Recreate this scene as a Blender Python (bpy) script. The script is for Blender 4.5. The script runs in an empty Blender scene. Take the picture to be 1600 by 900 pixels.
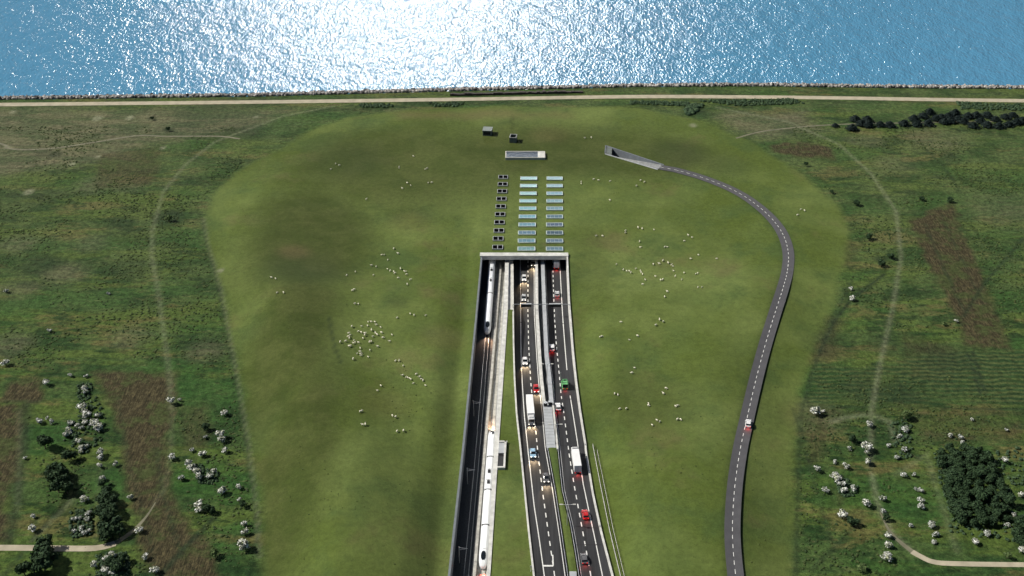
import bpy, bmesh, math, random
import numpy as np
from mathutils import Vector, Matrix, noise as mnoise

random.seed(7); rng = np.random.default_rng(11)
SC = bpy.context.scene; COL = SC.collection
# ------------------------------------------------------------------ camera
FPX, HC, TH = 1900.0, 280.0, math.atan(1150/1900)
cd = bpy.data.cameras.new('camera'); cam = bpy.data.objects.new('camera', cd); COL.objects.link(cam)
cam.location = (0, 0, HC); cam.rotation_euler = (math.pi/2-TH, 0, 0)
cd.sensor_width = 36; cd.lens = 36*FPX/1600; cd.clip_start = 1; cd.clip_end = 60000
SC.camera = cam
# ------------------------------------------------------------------ world, sun, exposure
SUN_AZ, SUN_EL = math.radians(-82), math.radians(44)      # azimuth from +Y, clockwise positive
w = bpy.data.worlds.new('World'); SC.world = w; w.use_nodes = True
nt = w.node_tree; nt.nodes.clear()
out = nt.nodes.new('ShaderNodeOutputWorld'); bg = nt.nodes.new('ShaderNodeBackground')
sky = nt.nodes.new('ShaderNodeTexSky'); sky.sky_type = 'NISHITA'; sky.sun_disc = False
sky.sun_elevation = SUN_EL; sky.sun_rotation = SUN_AZ; sky.air_density = 0.55; sky.dust_density = 0.3; sky.ozone_density = 1.0
bg.inputs['Strength'].default_value = 0.05
nt.links.new(sky.outputs[0], bg.inputs['Color'])
# a bright patch added to the sky low over the sea, the source of the glitter on the water
GEL, GAZ = math.radians(18), math.radians(-5.0)
gd = (math.sin(GAZ)*math.cos(GEL), math.cos(GAZ)*math.cos(GEL), math.sin(GEL))
tc = nt.nodes.new('ShaderNodeTexCoord'); nrm = nt.nodes.new('ShaderNodeVectorMath'); nrm.operation = 'NORMALIZE'
dot = nt.nodes.new('ShaderNodeVectorMath'); dot.operation = 'DOT_PRODUCT'; dot.inputs[1].default_value = gd
nt.links.new(tc.outputs['Generated'], nrm.inputs[0]); nt.links.new(nrm.outputs[0], dot.inputs[0])
mx = nt.nodes.new('ShaderNodeMath'); mx.operation = 'MAXIMUM'; mx.inputs[1].default_value = 0.0
pw = nt.nodes.new('ShaderNodeMath'); pw.operation = 'POWER'; pw.inputs[1].default_value = 850.0
nt.links.new(dot.outputs['Value'], mx.inputs[0]); nt.links.new(mx.outputs[0], pw.inputs[0])
bg2 = nt.nodes.new('ShaderNodeBackground'); bg2.inputs['Color'].default_value = (1, .97, .93, 1)
ml = nt.nodes.new('ShaderNodeMath'); ml.operation = 'MULTIPLY'; ml.inputs[1].default_value = 105.0
nt.links.new(pw.outputs[0], ml.inputs[0]); nt.links.new(ml.outputs[0], bg2.inputs['Strength'])
ad = nt.nodes.new('ShaderNodeAddShader')
nt.links.new(bg.outputs[0], ad.inputs[0]); nt.links.new(bg2.outputs[0], ad.inputs[1]); nt.links.new(ad.outputs[0], out.inputs[0])
sl = bpy.data.lights.new('sun', 'SUN'); sl.energy = 5.0; sl.angle = math.radians(0.55); sl.color = (1, .95, .86)
so = bpy.data.objects.new('sun', sl); COL.objects.link(so)
sdir = Vector((math.sin(SUN_AZ)*math.cos(SUN_EL), math.cos(SUN_AZ)*math.cos(SUN_EL), math.sin(SUN_EL)))
so.rotation_euler = sdir.to_track_quat('Z', 'Y').to_euler(); so.location = (-200, 300, 400)
SC.view_settings.view_transform = 'Standard'; SC.view_settings.look = 'None'
SC.view_settings.exposure = 0.0; SC.view_settings.gamma = 1; SC.view_settings.use_curve_mapping = False
SC.cycles.max_bounces = 6; SC.cycles.diffuse_bounces = 2; SC.cycles.glossy_bounces = 3
SC.cycles.sample_clamp_indirect = 4

# ------------------------------------------------------------------ survey: photograph pixel -> point in the world
def P(px, py, z=0.0):
    if callable(z):
        zz = 0.0
        for _ in range(12):
            x, y, _z = P(px, py, zz); zz = zz*0.3 + 0.7*z(x, y)
        return P(px, py, zz)
    a = (px-800)/FPX; b = -(py-450)/FPX
    dx = a; dy = math.cos(TH)+b*math.sin(TH); dz = -math.sin(TH)+b*math.cos(TH)
    t = (z-HC)/dz
    return (dx*t, dy*t, z)

class Line:                                    # a line that runs away from the camera: x as a function of y
    def __init__(s, pts, z=0.0):
        w_ = sorted([P(a, b, z) for a, b in pts], key=lambda q: q[1])
        s.y = [q[1] for q in w_]; s.x = [q[0] for q in w_]
    def __call__(s, Y):
        Y_ = np.asarray(Y, float); r = np.interp(Y_, s.y, s.x)
        k0 = (s.x[1]-s.x[0])/(s.y[1]-s.y[0]); k1 = (s.x[-1]-s.x[-2])/(s.y[-1]-s.y[-2])
        r = np.where(Y_ < s.y[0], s.x[0]+k0*(Y_-s.y[0]), r)
        r = np.where(Y_ > s.y[-1], s.x[-1]+k1*(Y_-s.y[-1]), r)
        return r if np.ndim(Y) else float(r)
def off(line, d): return lambda Y: line(Y)+d
def YP(py, z=0.0): return P(800, py, z)[1]

YPORT = YP(400)                                 # plane of the tunnel mouth
FLOOR = -7.0
_ry = [YP(q) for q in (1200, 760, 700, 650, 593, 540, 493, 430, 400, 200)]
_rz = [0.0, 0.0, -.35, -.9, -1.9, -3.1, -4.3, -6.0, -6.6, -6.9]
def road_z(x, y=None):
    y = x if y is None else y
    return float(np.interp(y, _ry, _rz))
def road_za(Y): return np.interp(Y, _ry, _rz)
def sst(t): t = np.clip(t, 0, 1); return t*t*(3-2*t)

# the carriageway / trench lines, read at their own height
L_TL = Line([(752, 400), (743, 500), (733, 600), (722, 710), (712, 800), (701, 900)])      # rail trench, left coping
L_RL = Line([(789, 405), (787.5, 485), (779.5, 590), (771.5, 710), (761, 889), (760, 900)])
L_RR = Line([(795, 405), (793.5, 485), (786.7, 590), (778.5, 710), (766.9, 889), (766, 900)])
L_LW = Line([(800.7, 405), (801.3, 493), (801.8, 540), (803.3, 593), (806.7, 650), (812, 697), (817.8, 755), (825.6, 833), (832, 889)])
L_RW = Line([(887, 405), (890, 473), (893, 510), (896, 550), (900.7, 595), (907, 643), (915.5, 697), (916, 707), (927, 773), (940, 833), (955.6, 893)])
rz = road_z
L_S1 = Line([(813, 420), (813.5, 480), (814, 547), (815.5, 590), (819.3, 650), (824.7, 701), (834.4, 789), (842.2, 840), (849, 889)], rz)
L_D1 = Line([(825, 421), (824.8, 487), (826, 540), (829.3, 597), (832, 625), (837.3, 675), (841, 713), (848.4, 773), (855.6, 824), (863, 875)], rz)
L_ML = Line([(836, 420), (836.5, 493), (840.5, 560), (843.3, 596), (848.7, 643), (853.8, 701), (865.6, 767), (875.6, 833), (884.4, 895)], rz)
L_MR = Line([(851, 420), (854, 493), (857.3, 560), (862, 593), (866.7, 643), (873.3, 703), (880, 767), (893.3, 822), (901, 867), (905.6, 898)], rz)
L_D2 = Line([(864, 424), (865, 460), (866.7, 500), (869.3, 539), (872.7, 573), (876.7, 617), (880.7, 643), (889, 708), (897.8, 762), (907.8, 816), (922, 893)], rz)
L_S2 = Line([(875.3, 424), (877.3, 463), (879.3, 496), (883.3, 549), (886, 580), (890, 613), (894.7, 643), (902.7, 694), (911, 755), (919, 793), (930, 844), (941, 898)], rz)

# the mound of new land
LAWN = [(408, 900), (402, 800), (388, 690), (368, 570), (345, 450), (325, 380), (318, 340), (330, 305), (370, 270), (430, 235), (480, 205), (540, 182),
        (640, 170), (800, 165), (1000, 167), (1100, 190), (1180, 222), (1250, 268), (1310, 320), (1330, 360), (1322, 420), (1298, 490), (1275, 550),
        (1255, 610), (1245, 680), (1240, 760), (1240, 900)]
LAWNW = [P(a, b)[:2] for a, b in LAWN]
LAWNW = [(LAWNW[0][0], 100.0)] + LAWNW + [(LAWNW[-1][0], 100.0)]
def poly_sd(X, Y, poly):                        # signed distance, positive inside
    X = np.asarray(X, float); Y = np.asarray(Y, float)
    d = np.full(X.shape, 1e9); ins = np.zeros(X.shape, bool)
    n = len(poly)
    for i in range(n):
        ax, ay = poly[i]; bx_, by_ = poly[(i+1) % n]
        ex, ey = bx_-ax, by_-ay; L2 = ex*ex+ey*ey+1e-12
        t = np.clip(((X-ax)*ex+(Y-ay)*ey)/L2, 0, 1)
        d = np.minimum(d, np.hypot(X-ax-t*ex, Y-ay-t*ey))
        c = (ay > Y) != (by_ > Y)
        xi = ax+(Y-ay)*ex/(ey if abs(ey) > 1e-12 else 1e-12)
        ins ^= c & (X < xi)
    return np.where(ins, d, -d)
def line_d(X, Y, pts):
    d = np.full(np.shape(X), 1e9)
    for (ax, ay), (bx_, by_) in zip(pts[:-1], pts[1:]):
        ex, ey = bx_-ax, by_-ay; L2 = ex*ex+ey*ey+1e-12
        t = np.clip(((X-ax)*ex+(Y-ay)*ey)/L2, 0, 1)
        d = np.minimum(d, np.hypot(X-ax-t*ex, Y-ay-t*ey))
    return d
SHORE = Line.__new__(Line)
_sh = sorted([P(a, b, -1.5)[:2] for a, b in [(0, 155), (400, 150), (700, 142), (1000, 135), (1200, 134), (1400, 137), (1600, 138)]])
def shore_y(X): return np.interp(X, [q[0] for q in _sh], [q[1] for q in _sh])

def height(X, Y):
    X = np.asarray(X, float); Y = np.asarray(Y, float)
    sd = poly_sd(X, Y, LAWNW)
    near = sst((YP(300)-Y)/120)                 # rim fades out towards the sea
    side = np.where(X < 0, 1.0, 0.32)
    h = side*(5.2*sst(sd/26)-6.6*sst((sd-22)/42))*(0.15+0.85*near)
    h = h*(sd > 0)
    dl = L_TL(Y)-X; dr = X-L_RW(Y)
    out_ = np.where(X < 0, dl, dr)
    k = sst((YPORT-8-Y)/30)                     # banks beside the cutting
    h = h + k*3.2*sst((out_-.5)/16)*(sd > 0)*sst(sd/45)
    flat = 1-sst((out_-0.5)/14)*1.0
    h = h*np.where(Y < YPORT+70, sst((out_-0.4)/6), 1.0)
    rel = 0.35*np.sin(X*0.045+1.3)*np.sin(Y*0.037)+0.25*np.sin(X*0.11+Y*0.06)
    h = h+rel*sst((out_-2)/15)*sst((sd-5)/20)
    s = shore_y(X)
    h = h-4.5*sst((Y-s+5)/7)
    return h
def hz(x, y): return float(height(np.array([x]), np.array([y]))[0])
def G(px, py, dz=0.0):
    x, y, z = P(px, py, hz); return Vector((x, y, z+dz))

# ------------------------------------------------------------------ materials
def mat(name, col=(.5, .5, .5), rough=.6, metal=0.0, var=0.12, scale=2.0, bump=0.0, bscale=8.0, emit=None, estr=0.0, coat=0.0, spec=None, stretch=None):
    m = bpy.data.materials.new(name); m.use_nodes = True; t = m.node_tree; b = t.nodes['Principled BSDF']
    b.inputs['Roughness'].default_value = rough; b.inputs['Metallic'].default_value = metal
    b.inputs['Coat Weight'].default_value = coat
    if spec is not None: b.inputs['Specular IOR Level'].default_value = spec
    tc = t.nodes.new('ShaderNodeTexCoord'); n = t.nodes.new('ShaderNodeTexNoise'); n.inputs['Scale'].default_value = scale; n.inputs['Detail'].default_value = 5
    r = t.nodes.new('ShaderNodeMapRange'); r.inputs[1].default_value = .3; r.inputs[2].default_value = .7; r.inputs[3].default_value = 1-var; r.inputs[4].default_value = 1+var
    v = t.nodes.new('ShaderNodeVectorMath'); v.operation = 'SCALE'; v.inputs[0].default_value = col
    src = tc.outputs['Object']
    if stretch:
        mp = t.nodes.new('ShaderNodeMapping'); mp.inputs['Scale'].default_value = stretch; t.links.new(src, mp.inputs[0]); src = mp.outputs[0]
    t.links.new(src, n.inputs['Vector']); t.links.new(n.outputs[0], r.inputs[0]); t.links.new(r.outputs[0], v.inputs['Scale'])
    t.links.new(v.outputs[0], b.inputs['Base Color'])
    if bump:
        n2 = t.nodes.new('ShaderNodeTexNoise'); n2.inputs['Scale'].default_value = bscale; n2.inputs['Detail'].default_value = 4
        bp = t.nodes.new('ShaderNodeBump'); bp.inputs['Strength'].default_value = bump; bp.inputs['Distance'].default_value = .1
        t.links.new(tc.outputs['Object'], n2.inputs['Vector']); t.links.new(n2.outputs[0], bp.inputs['Height']); t.links.new(bp.outputs[0], b.inputs['Normal'])
    if emit: b.inputs['Emission Color'].default_value = (*emit, 1); b.inputs['Emission Strength'].default_value = estr
    return m
M = {}
M['concrete'] = mat('concrete', (.55, .54, .50), .8, var=.14, scale=.35, bump=.2)
M['white_concrete'] = mat('white_concrete', (.60, .60, .56), .8, var=.2, scale=.45, bump=.3)
M['grey_concrete'] = mat('grey_concrete', (.40, .42, .44), .8, var=.12, scale=.4, bump=.2)
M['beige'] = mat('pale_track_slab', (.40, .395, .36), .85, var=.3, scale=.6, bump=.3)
M['shaded_ballast'] = mat('shade_dark_ballast', (.028, .036, .045), .95, var=.3, scale=3, bump=.6)  # shade of the left wall put into the bed colour, near-black navy
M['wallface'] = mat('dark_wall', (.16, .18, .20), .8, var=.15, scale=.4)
M['asphalt'] = mat('asphalt', (.036, .037, .040), .9, var=.38, scale=.5, bump=.2, spec=.25, stretch=(1.6, .06, 1))
M['asphalt2'] = mat('grey_asphalt', (.085, .085, .092), .9, var=.10, scale=.3, bump=.2, spec=.25)
M['paint'] = mat('road_paint', (.75, .75, .72), .7, var=.15, scale=2)
M['joint'] = mat('joint', (.015, .015, .017), .8)
M['steel'] = mat('galvanised_steel', (.55, .57, .58), .45, metal=.6)
M['gantry'] = mat('weathered_steel', (.28, .30, .32), .6)
M['rail'] = mat('rail_steel', (.35, .37, .38), .35, metal=.8)
M['black'] = mat('black', (.012, .012, .014), .6)
M['dark'] = mat('dark_interior', (.02, .02, .022), .9)
M['pit'] = mat('black_opening', (.004, .004, .005), 1.0, spec=0.0)
M['rubber'] = mat('rubber', (.02, .02, .02), .8)
M['glass'] = mat('vehicle_glass', (.012, .016, .02), .08, var=.05, spec=.8)
M['lamp'] = mat('lit_lamp', (.9, .9, .85), .3, emit=(1, .93, .8), estr=3)
M['tail'] = mat('tail_lamp', (.5, .02, .02), .3, emit=(1, .03, .02), estr=1.1)
M['tail_off'] = mat('tail_lamp_unlit', (.25, .02, .02), .3)
M['box'] = mat('dark_render', (.13, .15, .14), .85, var=.2, scale=.5, bump=.3)
M['planks'] = mat('dark_timber', (.06, .05, .045), .9, var=.4, scale=1)
M['sheep'] = mat('fleece', (.80, .76, .60), .95, var=.1, scale=3)
M['path'] = mat('pale_gravel', (.40, .355, .26), .95, var=.18, scale=.25, bump=.3)
M['path2'] = mat('worn_track', (.16, .155, .10), .95, var=.25, scale=.3, bump=.3)

def foliage(name, c1, c2, dark=None):
    m = bpy.data.materials.new(name); m.use_nodes = True; t = m.node_tree; b = t.nodes['Principled BSDF']
    b.inputs['Roughness'].default_value = .8; b.inputs['Specular IOR Level'].default_value = .2
    g = t.nodes.new('ShaderNodeNewGeometry'); cr = t.nodes.new('ShaderNodeValToRGB')
    if dark:
        e = cr.color_ramp.elements.new(.33); e.color = (*c1, 1); cr.color_ramp.elements[0].color = (*dark, 1)
        e = cr.color_ramp.elements.new(.29); e.color = (*dark, 1)
    else: cr.color_ramp.elements[0].color = (*c1, 1); cr.color_ramp.elements[-1].color = (*c2, 1)
    t.links.new(g.outputs['Random Per Island'], cr.inputs[0]); t.links.new(cr.outputs[0], b.inputs['Base Color'])
    return m
M['blossom'] = foliage('blossom_leaves', (.40, .42, .26), (.88, .86, .70), (.035, .06, .02))
M['paleleaf'] = foliage('pale_leaves', (.16, .20, .09), (.66, .68, .52), (.035, .06, .02))
M['darkleaf'] = foliage('dark_leaves', (.012, .032, .014), (.048, .086, .036))
M['conifer'] = foliage('conifer_needles', (.008, .016, .018), (.018, .032, .026))
M['greenleaf'] = foliage('green_leaves', (.05, .09, .03), (.16, .22, .08))
M['scrub'] = foliage('scrub_leaves', (.03, .06, .035), (.08, .13, .06))
M['bark'] = mat('bark', (.12, .09, .06), .95, var=.3)

# ------------------------------------------------------------------ mesh helpers
class MB:
    def __init__(s): s.v = []; s.f = []
    def add(s, vs, fs):
        n = len(s.v); s.v += [tuple(q) for q in vs]; s.f += [tuple(i+n for i in q) for q in fs]
    def box(s, x0, x1, y0, y1, z0, z1):
        s.add([(x0, y0, z0), (x1, y0, z0), (x1, y1, z0), (x0, y1, z0), (x0, y0, z1), (x1, y0, z1), (x1, y1, z1), (x0, y1, z1)],
              [(0, 3, 2, 1), (4, 5, 6, 7), (0, 1, 5, 4), (1, 2, 6, 5), (2, 3, 7, 6), (3, 0, 4, 7)])
    def sweep(s, Ys, xa, xb, z0, z1):            # solid strip between two lines
        fn = lambda q, Y: q(Y) if callable(q) else q
        vs = []
        for Y in Ys:
            a, b, lo, hi = fn(xa, Y), fn(xb, Y), fn(z0, Y), fn(z1, Y)
            vs += [(a, Y, lo), (b, Y, lo), (b, Y, hi), (a, Y, hi)]
        fs = []
        for i in range(len(Ys)-1):
            o = 4*i
            for k in range(4): fs.append((o+k, o+4+k, o+4+(k+1) % 4, o+(k+1) % 4))
        fs += [(0, 1, 2, 3), tuple(4*(len(Ys)-1)+k for k in (3, 2, 1, 0))]
        s.add(vs, fs)
    def ribbon(s, Ys, xa, xb, z):
        vs = []
        for Y in Ys:
            zz = z(Y) if callable(z) else z
            vs += [(xa(Y), Y, zz), (xb(Y), Y, zz)]
        s.add(vs, [(2*i, 2*i+1, 2*i+3, 2*i+2) for i in range(len(Ys)-1)])
    def loft(s, secs, cap=True):
        n = len(secs[0]); base = []
        for q in secs: base += q
        fs = [(i*n+k, i*n+(k+1) % n, (i+1)*n+(k+1) % n, (i+1)*n+k) for i in range(len(secs)-1) for k in range(n)]
        if cap: fs += [tuple(range(n))[::-1], tuple((len(secs)-1)*n+k for k in range(n))]
        s.add(base, fs)
    def tube(s, pts, r, n=6):
        secs = []
        for i, p in enumerate(pts):
            p = Vector(p); d = (Vector(pts[min(i+1, len(pts)-1)])-Vector(pts[max(i-1, 0)])).normalized()
            a = d.orthogonal().normalized(); b = d.cross(a)
            rr = r[i] if isinstance(r, (list, tuple)) else r
            secs.append([tuple(p+a*math.cos(k*2*math.pi/n)*rr+b*math.sin(k*2*math.pi/n)*rr) for k in range(n)])
        s.loft(secs)
    def build(s, name, m, parent=None, smooth=False, bevel=0.0):
        me = bpy.data.meshes.new(name); me.from_pydata(s.v, [], s.f); me.update()
        bm = bmesh.new(); bm.from_mesh(me); bmesh.ops.recalc_face_normals(bm, faces=bm.faces)
        if bevel: bmesh.ops.bevel(bm, geom=bm.edges[:], offset=bevel, segments=2, affect='EDGES', profile=.6)
        bm.to_mesh(me); bm.free()
        if smooth: me.polygons.foreach_set('use_smooth', [True]*len(me.polygons))
        me.materials.append(m)
        o = bpy.data.objects.new(name, me); COL.objects.link(o)
        if parent: o.parent = parent
        return o
def tag(o, label=None, cat=None, group=None, kind=None):
    if label: o['label'] = label
    if cat: o['category'] = cat
    if group: o['group'] = group
    if kind: o['kind'] = kind
    return o
def empty(name, loc=(0, 0, 0), rz_=0.0):
    o = bpy.data.objects.new(name, None); COL.objects.link(o); o.location = loc; o.rotation_euler = (0, 0, rz_); o.empty_display_size = .5
    return o
def kids(o): return [c for c in bpy.data.objects if c.parent == o]
def copy_tree(o, ch):
    r = o.copy(); COL.objects.link(r); mp = {o: r}
    for c in ch:
        d = c.copy(); COL.objects.link(d); d.parent = mp.get(c.parent, r); mp[c] = d
    return r
def ys(a, b, step=4.0):
    n = max(2, int(abs(b-a)/step)+1); return list(np.linspace(a, b, n))
YN = 110.0                                       # everything long runs on towards and under the camera

# ------------------------------------------------------------------ terrain sheets
def fbm(X, Y, s, oct_=4, seed=0):
    r = np.zeros(X.shape); a = 1.0; tot = 0
    g = np.random.default_rng(seed)
    for k in range(oct_):
        T = g.random((128, 128)); u = X/s*(2**k)+g.random()*50; v = Y/s*(2**k)+g.random()*50
        iu = np.floor(u).astype(int); iv = np.floor(v).astype(int); fu = sst(u-iu); fv = sst(v-iv)
        q = lambda i, j: T[i % 128, j % 128]
        r += a*((q(iu, iv)*(1-fu)+q(iu+1, iv)*fu)*(1-fv)+(q(iu, iv+1)*(1-fu)+q(iu+1, iv+1)*fu)*fv); tot += a; a *= .55
    return r/tot
def pw_(pts): return [P(a, b)[:2] for a, b in pts]
BROWN = [pw_(q) for q in (
    [(150, 582), (285, 576), (276, 640), (266, 700), (272, 760), (305, 830), (345, 905), (235, 905), (215, 840), (195, 760), (180, 680), (165, 630)],
    [(-60, 637), (40, 630), (35, 700), (22, 780), (16, 840), (-60, 852)],
    [(18, 590), (62, 585), (60, 625), (0, 628)],
    [(1418, 345), (1490, 318), (1520, 400), (1560, 500), (1578, 545), (1512, 538), (1478, 470), (1440, 400)],
    [(1195, 224), (1262, 222), (1300, 232), (1305, 250), (1240, 246), (1205, 238)])]
BROWN2 = [pw_(q) for q in (
    [(1250, 640), (1600, 642), (1600, 652), (1250, 650)],
    [(1258, 655), (1290, 660), (1285, 720), (1262, 725)], [(1290, 350), (1335, 380), (1330, 420), (1295, 400)],
    [(1300, 760), (1330, 770), (1320, 800), (1300, 790)], [(150, 240), (260, 225), (240, 290), (140, 300)],
    [(95, 750), (115, 735), (125, 800), (90, 815)], [(270, 630), (330, 632), (325, 700), (285, 710)],
    [(1255, 480), (1330, 500), (1300, 560), (1262, 570)], [(1410, 520), (1500, 545), (1490, 600), (1420, 590)],
    [(1420, 650), (1600, 655), (1600, 690), (1440, 690)])]
FURROW = pw_([(1268, 560), (1340, 575), (1420, 560), (1500, 548), (1660, 545), (1660, 636), (1255, 632)])
DRY = [pw_(q) for q in ([(-80, 168), (480, 168), (380, 215), (300, 218), (150, 262), (-80, 290)], [(1100, 172), (1260, 170), (1300, 205), (1200, 222), (1140, 205)],
    [(600, 172), (900, 172), (900, 186), (620, 190)])]
TRACKS = [([(520, 166), (440, 182), (335, 222), (290, 257), (255, 300), (238, 360), (237, 400), (246, 450), (256, 520), (265, 590), (268, 640)], 1.1, .5),
    ([(268, 640), (268, 700), (258, 760), (240, 790)], 1.0, .25),
    ([(318, 340), (325, 380), (345, 450), (368, 570), (388, 690), (402, 800), (405, 870)], .7, .42),
    ([(1120, 168), (1230, 190), (1310, 225), (1360, 270), (1400, 330), (1408, 400), (1395, 480), (1375, 570), (1362, 640), (1360, 730)], 1.1, .6),
    ([(1362, 740), (1372, 790), (1395, 835), (1430, 865)], 1.1, .7),
    ([(1300, 660), (1320, 652), (1360, 648), (1390, 658), (1400, 690)], 1.4, .6),
    ([(1448, 710), (1462, 760), (1480, 810), (1495, 862)], 1.4, .3), ([(1400, 742), (1450, 708)], 1.2, .3),
    ([(50, 845), (115, 780)], 1.0, .35), ([(150, 850), (158, 700)], .8, .2), ([(30, 640), (30, 720), (28, 800)], .8, .25)]
DITCH = [([(172+80, 898), (280, 865), (335, 808)], .8, .9), ([(1270, 888), (1300, 860), (1345, 812)], .7, .5), ([(1282, 548), (1305, 500), (1330, 468), (1382, 428)], .7, .8),
    ([(1505, 495), (1540, 440), (1600, 372)], .6, .7), ([(1512, 550), (1532, 615)], .5, .9), ([(1520, 550), (1540, 615)], .4, .8), ([(1250, 634), (1600, 640)], .7, .6),
    ([(42, 632), (38, 700), (24, 790), (15, 845)], 1.6, .6), ([(0, 628), (60, 628)], .7, .5), ([(1330, 440), (1300, 500), (1270, 580), (1250, 650), (1243, 900)], .8, .5), ([(316, 345), (322, 380), (342, 450), (365, 570), (385, 690), (399, 800), (402, 870)], .6, .5),
    ([(1240, 640), (1258, 700), (1285, 800), (1300, 850)], .7, .4), ([(1440, 225), (1475, 262), (1500, 300)], .7, .4), ([(515, 510), (525, 560), (535, 585)], .5, .5),
    ([(245, 700), (252, 760), (268, 820), (285, 870)], .5, .6), ([(185, 620), (200, 720), (228, 820), (240, 880)], .4, .4), ([(1445, 350), (1480, 430), (1510, 495)], .5, .6),
    ([(1470, 335), (1505, 410), (1540, 480)], .4, .5), ([(0, 905), (40, 860)], .7, .6), ([(50, 845), (75, 815), (118, 772)], .5, .6)]
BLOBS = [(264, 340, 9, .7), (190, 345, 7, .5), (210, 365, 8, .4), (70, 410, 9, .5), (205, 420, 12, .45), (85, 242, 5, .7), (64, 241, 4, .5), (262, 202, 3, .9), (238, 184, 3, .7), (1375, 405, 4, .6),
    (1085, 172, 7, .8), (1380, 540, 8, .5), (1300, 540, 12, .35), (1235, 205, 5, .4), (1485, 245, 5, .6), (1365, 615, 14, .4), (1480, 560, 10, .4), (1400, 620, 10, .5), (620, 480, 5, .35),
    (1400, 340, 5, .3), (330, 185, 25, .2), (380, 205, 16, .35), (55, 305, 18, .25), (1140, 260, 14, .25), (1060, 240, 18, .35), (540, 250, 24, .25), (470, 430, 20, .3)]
DRYB = [(150, 290, 9, .5), (190, 245, 9, .5), (100, 430, 10, .5), (30, 380, 9, .5), (205, 525, 9, .4), (15, 540, 9, .5), (320, 548, 8, .45), (145, 380, 7, .5), (460, 400, 7, .7), (690, 530, 9, .4), (640, 345, 10, .3),
    (1460, 220, 16, .5), (1270, 650, 10, .5), (1580, 330, 18, .4), (30, 450, 9, .4), (270, 180, 14, .4), (600, 640, 10, .25), (860, 210, 10, .3), (200, 290, 8, .4), (330, 175, 20, .3), (1350, 220, 10, .4), (1400, 260, 12, .3)]
LIGHTB = [(152, 185, 1.6), (203, 184, 1.3), (112, 257, 1.1), (20, 175, 1.0), (45, 300, 1.4), (11, 230, 1.0), (153, 245, .8), (1083, 196, 1.2), (345, 423, .8), (255, 231, .9), (400, 183, .8)]
SHADE_TONE = [(640, 260, 60, 50, .8), (850, 235, 70, 34, .9), (1010, 245, 40, 26, .8), (480, 380, 30, 60, .9), (455, 540, 17, 60, .95), (462, 740, 14, 60, .9), (690, 760, 5, 60, .5), (1210, 760, 16, 70, .3), (1000, 640, 20, 18, .5), (620, 820, 14, 40, .3), (925, 420, 8, 40, .4)]  # soft shading of the mound, painted as darker turf patches
ACC = [(1031, 260.8), (1045, 263.6), (1060, 266.8), (1100, 279), (1140, 295.5), (1170, 313), (1200, 338), (1221, 365), (1231, 395), (1230, 425), (1222, 460), (1208, 504), (1194, 549),
                        (1180, 602), (1167, 658), (1156, 708), (1148, 760), (1144, 806), (1143, 850), (1147, 900), (1156, 960), (1200, 1150)]
def ground_attrs(X, Y):
    sd = poly_sd(X, Y, LAWNW); wob = (fbm(X, Y, 22, 3, 5)-.5)*14
    lawn = sst((sd+2+wob*.35)/6)
    br = np.zeros(X.shape)
    for q in BROWN: br = np.maximum(br, sst((poly_sd(X, Y, q)+wob*.5+(fbm(X, Y, 5, 3, 8)-.5)*5+1.5)/4))
    for q in BROWN2: br = np.maximum(br, .6*sst((poly_sd(X, Y, q)+wob*.5+2)/6))
    dry = np.zeros(X.shape)
    for q in DRY: dry = np.maximum(dry, .75*sst((poly_sd(X, Y, q)+wob+4)/16))
    for a, b, r, s in DRYB:
        x, y, _ = P(a, b); dry = np.maximum(dry, s*sst(1.3-np.hypot((X-x)*.8, (Y-y)*.8+wob*.2)/r))
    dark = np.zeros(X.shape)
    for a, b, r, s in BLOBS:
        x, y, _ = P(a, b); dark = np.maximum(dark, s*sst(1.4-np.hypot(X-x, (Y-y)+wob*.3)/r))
    for pts, wd, s in DITCH: dark = np.maximum(dark, min(1, s*1.25)*np.exp(-(line_d(X, Y, pw_(pts))/(wd*1.3))**2))
    dark = np.maximum(dark, .42*sst(1.6-line_d(X, Y, pw_(ACC))/3.1))
    tr = np.zeros(X.shape)
    for pts, wd, s in TRACKS: tr = np.maximum(tr, s*np.exp(-(line_d(X, Y, pw_(pts))/(wd*.95))**2))
    for a, b, r in LIGHTB:
        x, y, _ = P(a, b); tr = np.maximum(tr, 1.2*sst(1.5-np.hypot(X-x, (Y-y)*.7)/(r*1.6)))
    fu = sst((poly_sd(X, Y, FURROW)+2+wob*.3)/6)
    # how far the field lies from the sea: rough wet meadow near the shore is paler
    shade_tone = np.zeros(X.shape)
    for a, b, rx, ry, q_ in SHADE_TONE:
        x, y, _ = P(a, b); shade_tone = np.maximum(shade_tone, q_*sst(1.5-np.hypot((X-x)/rx, (Y-y)/ry)+wob*.02))
    inl = sst((Y-YP(640))/(YP(330)-YP(640)))
    return np.stack([lawn, br, dry, dark], 1), np.stack([tr, fu, inl, shade_tone], 1)
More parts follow.
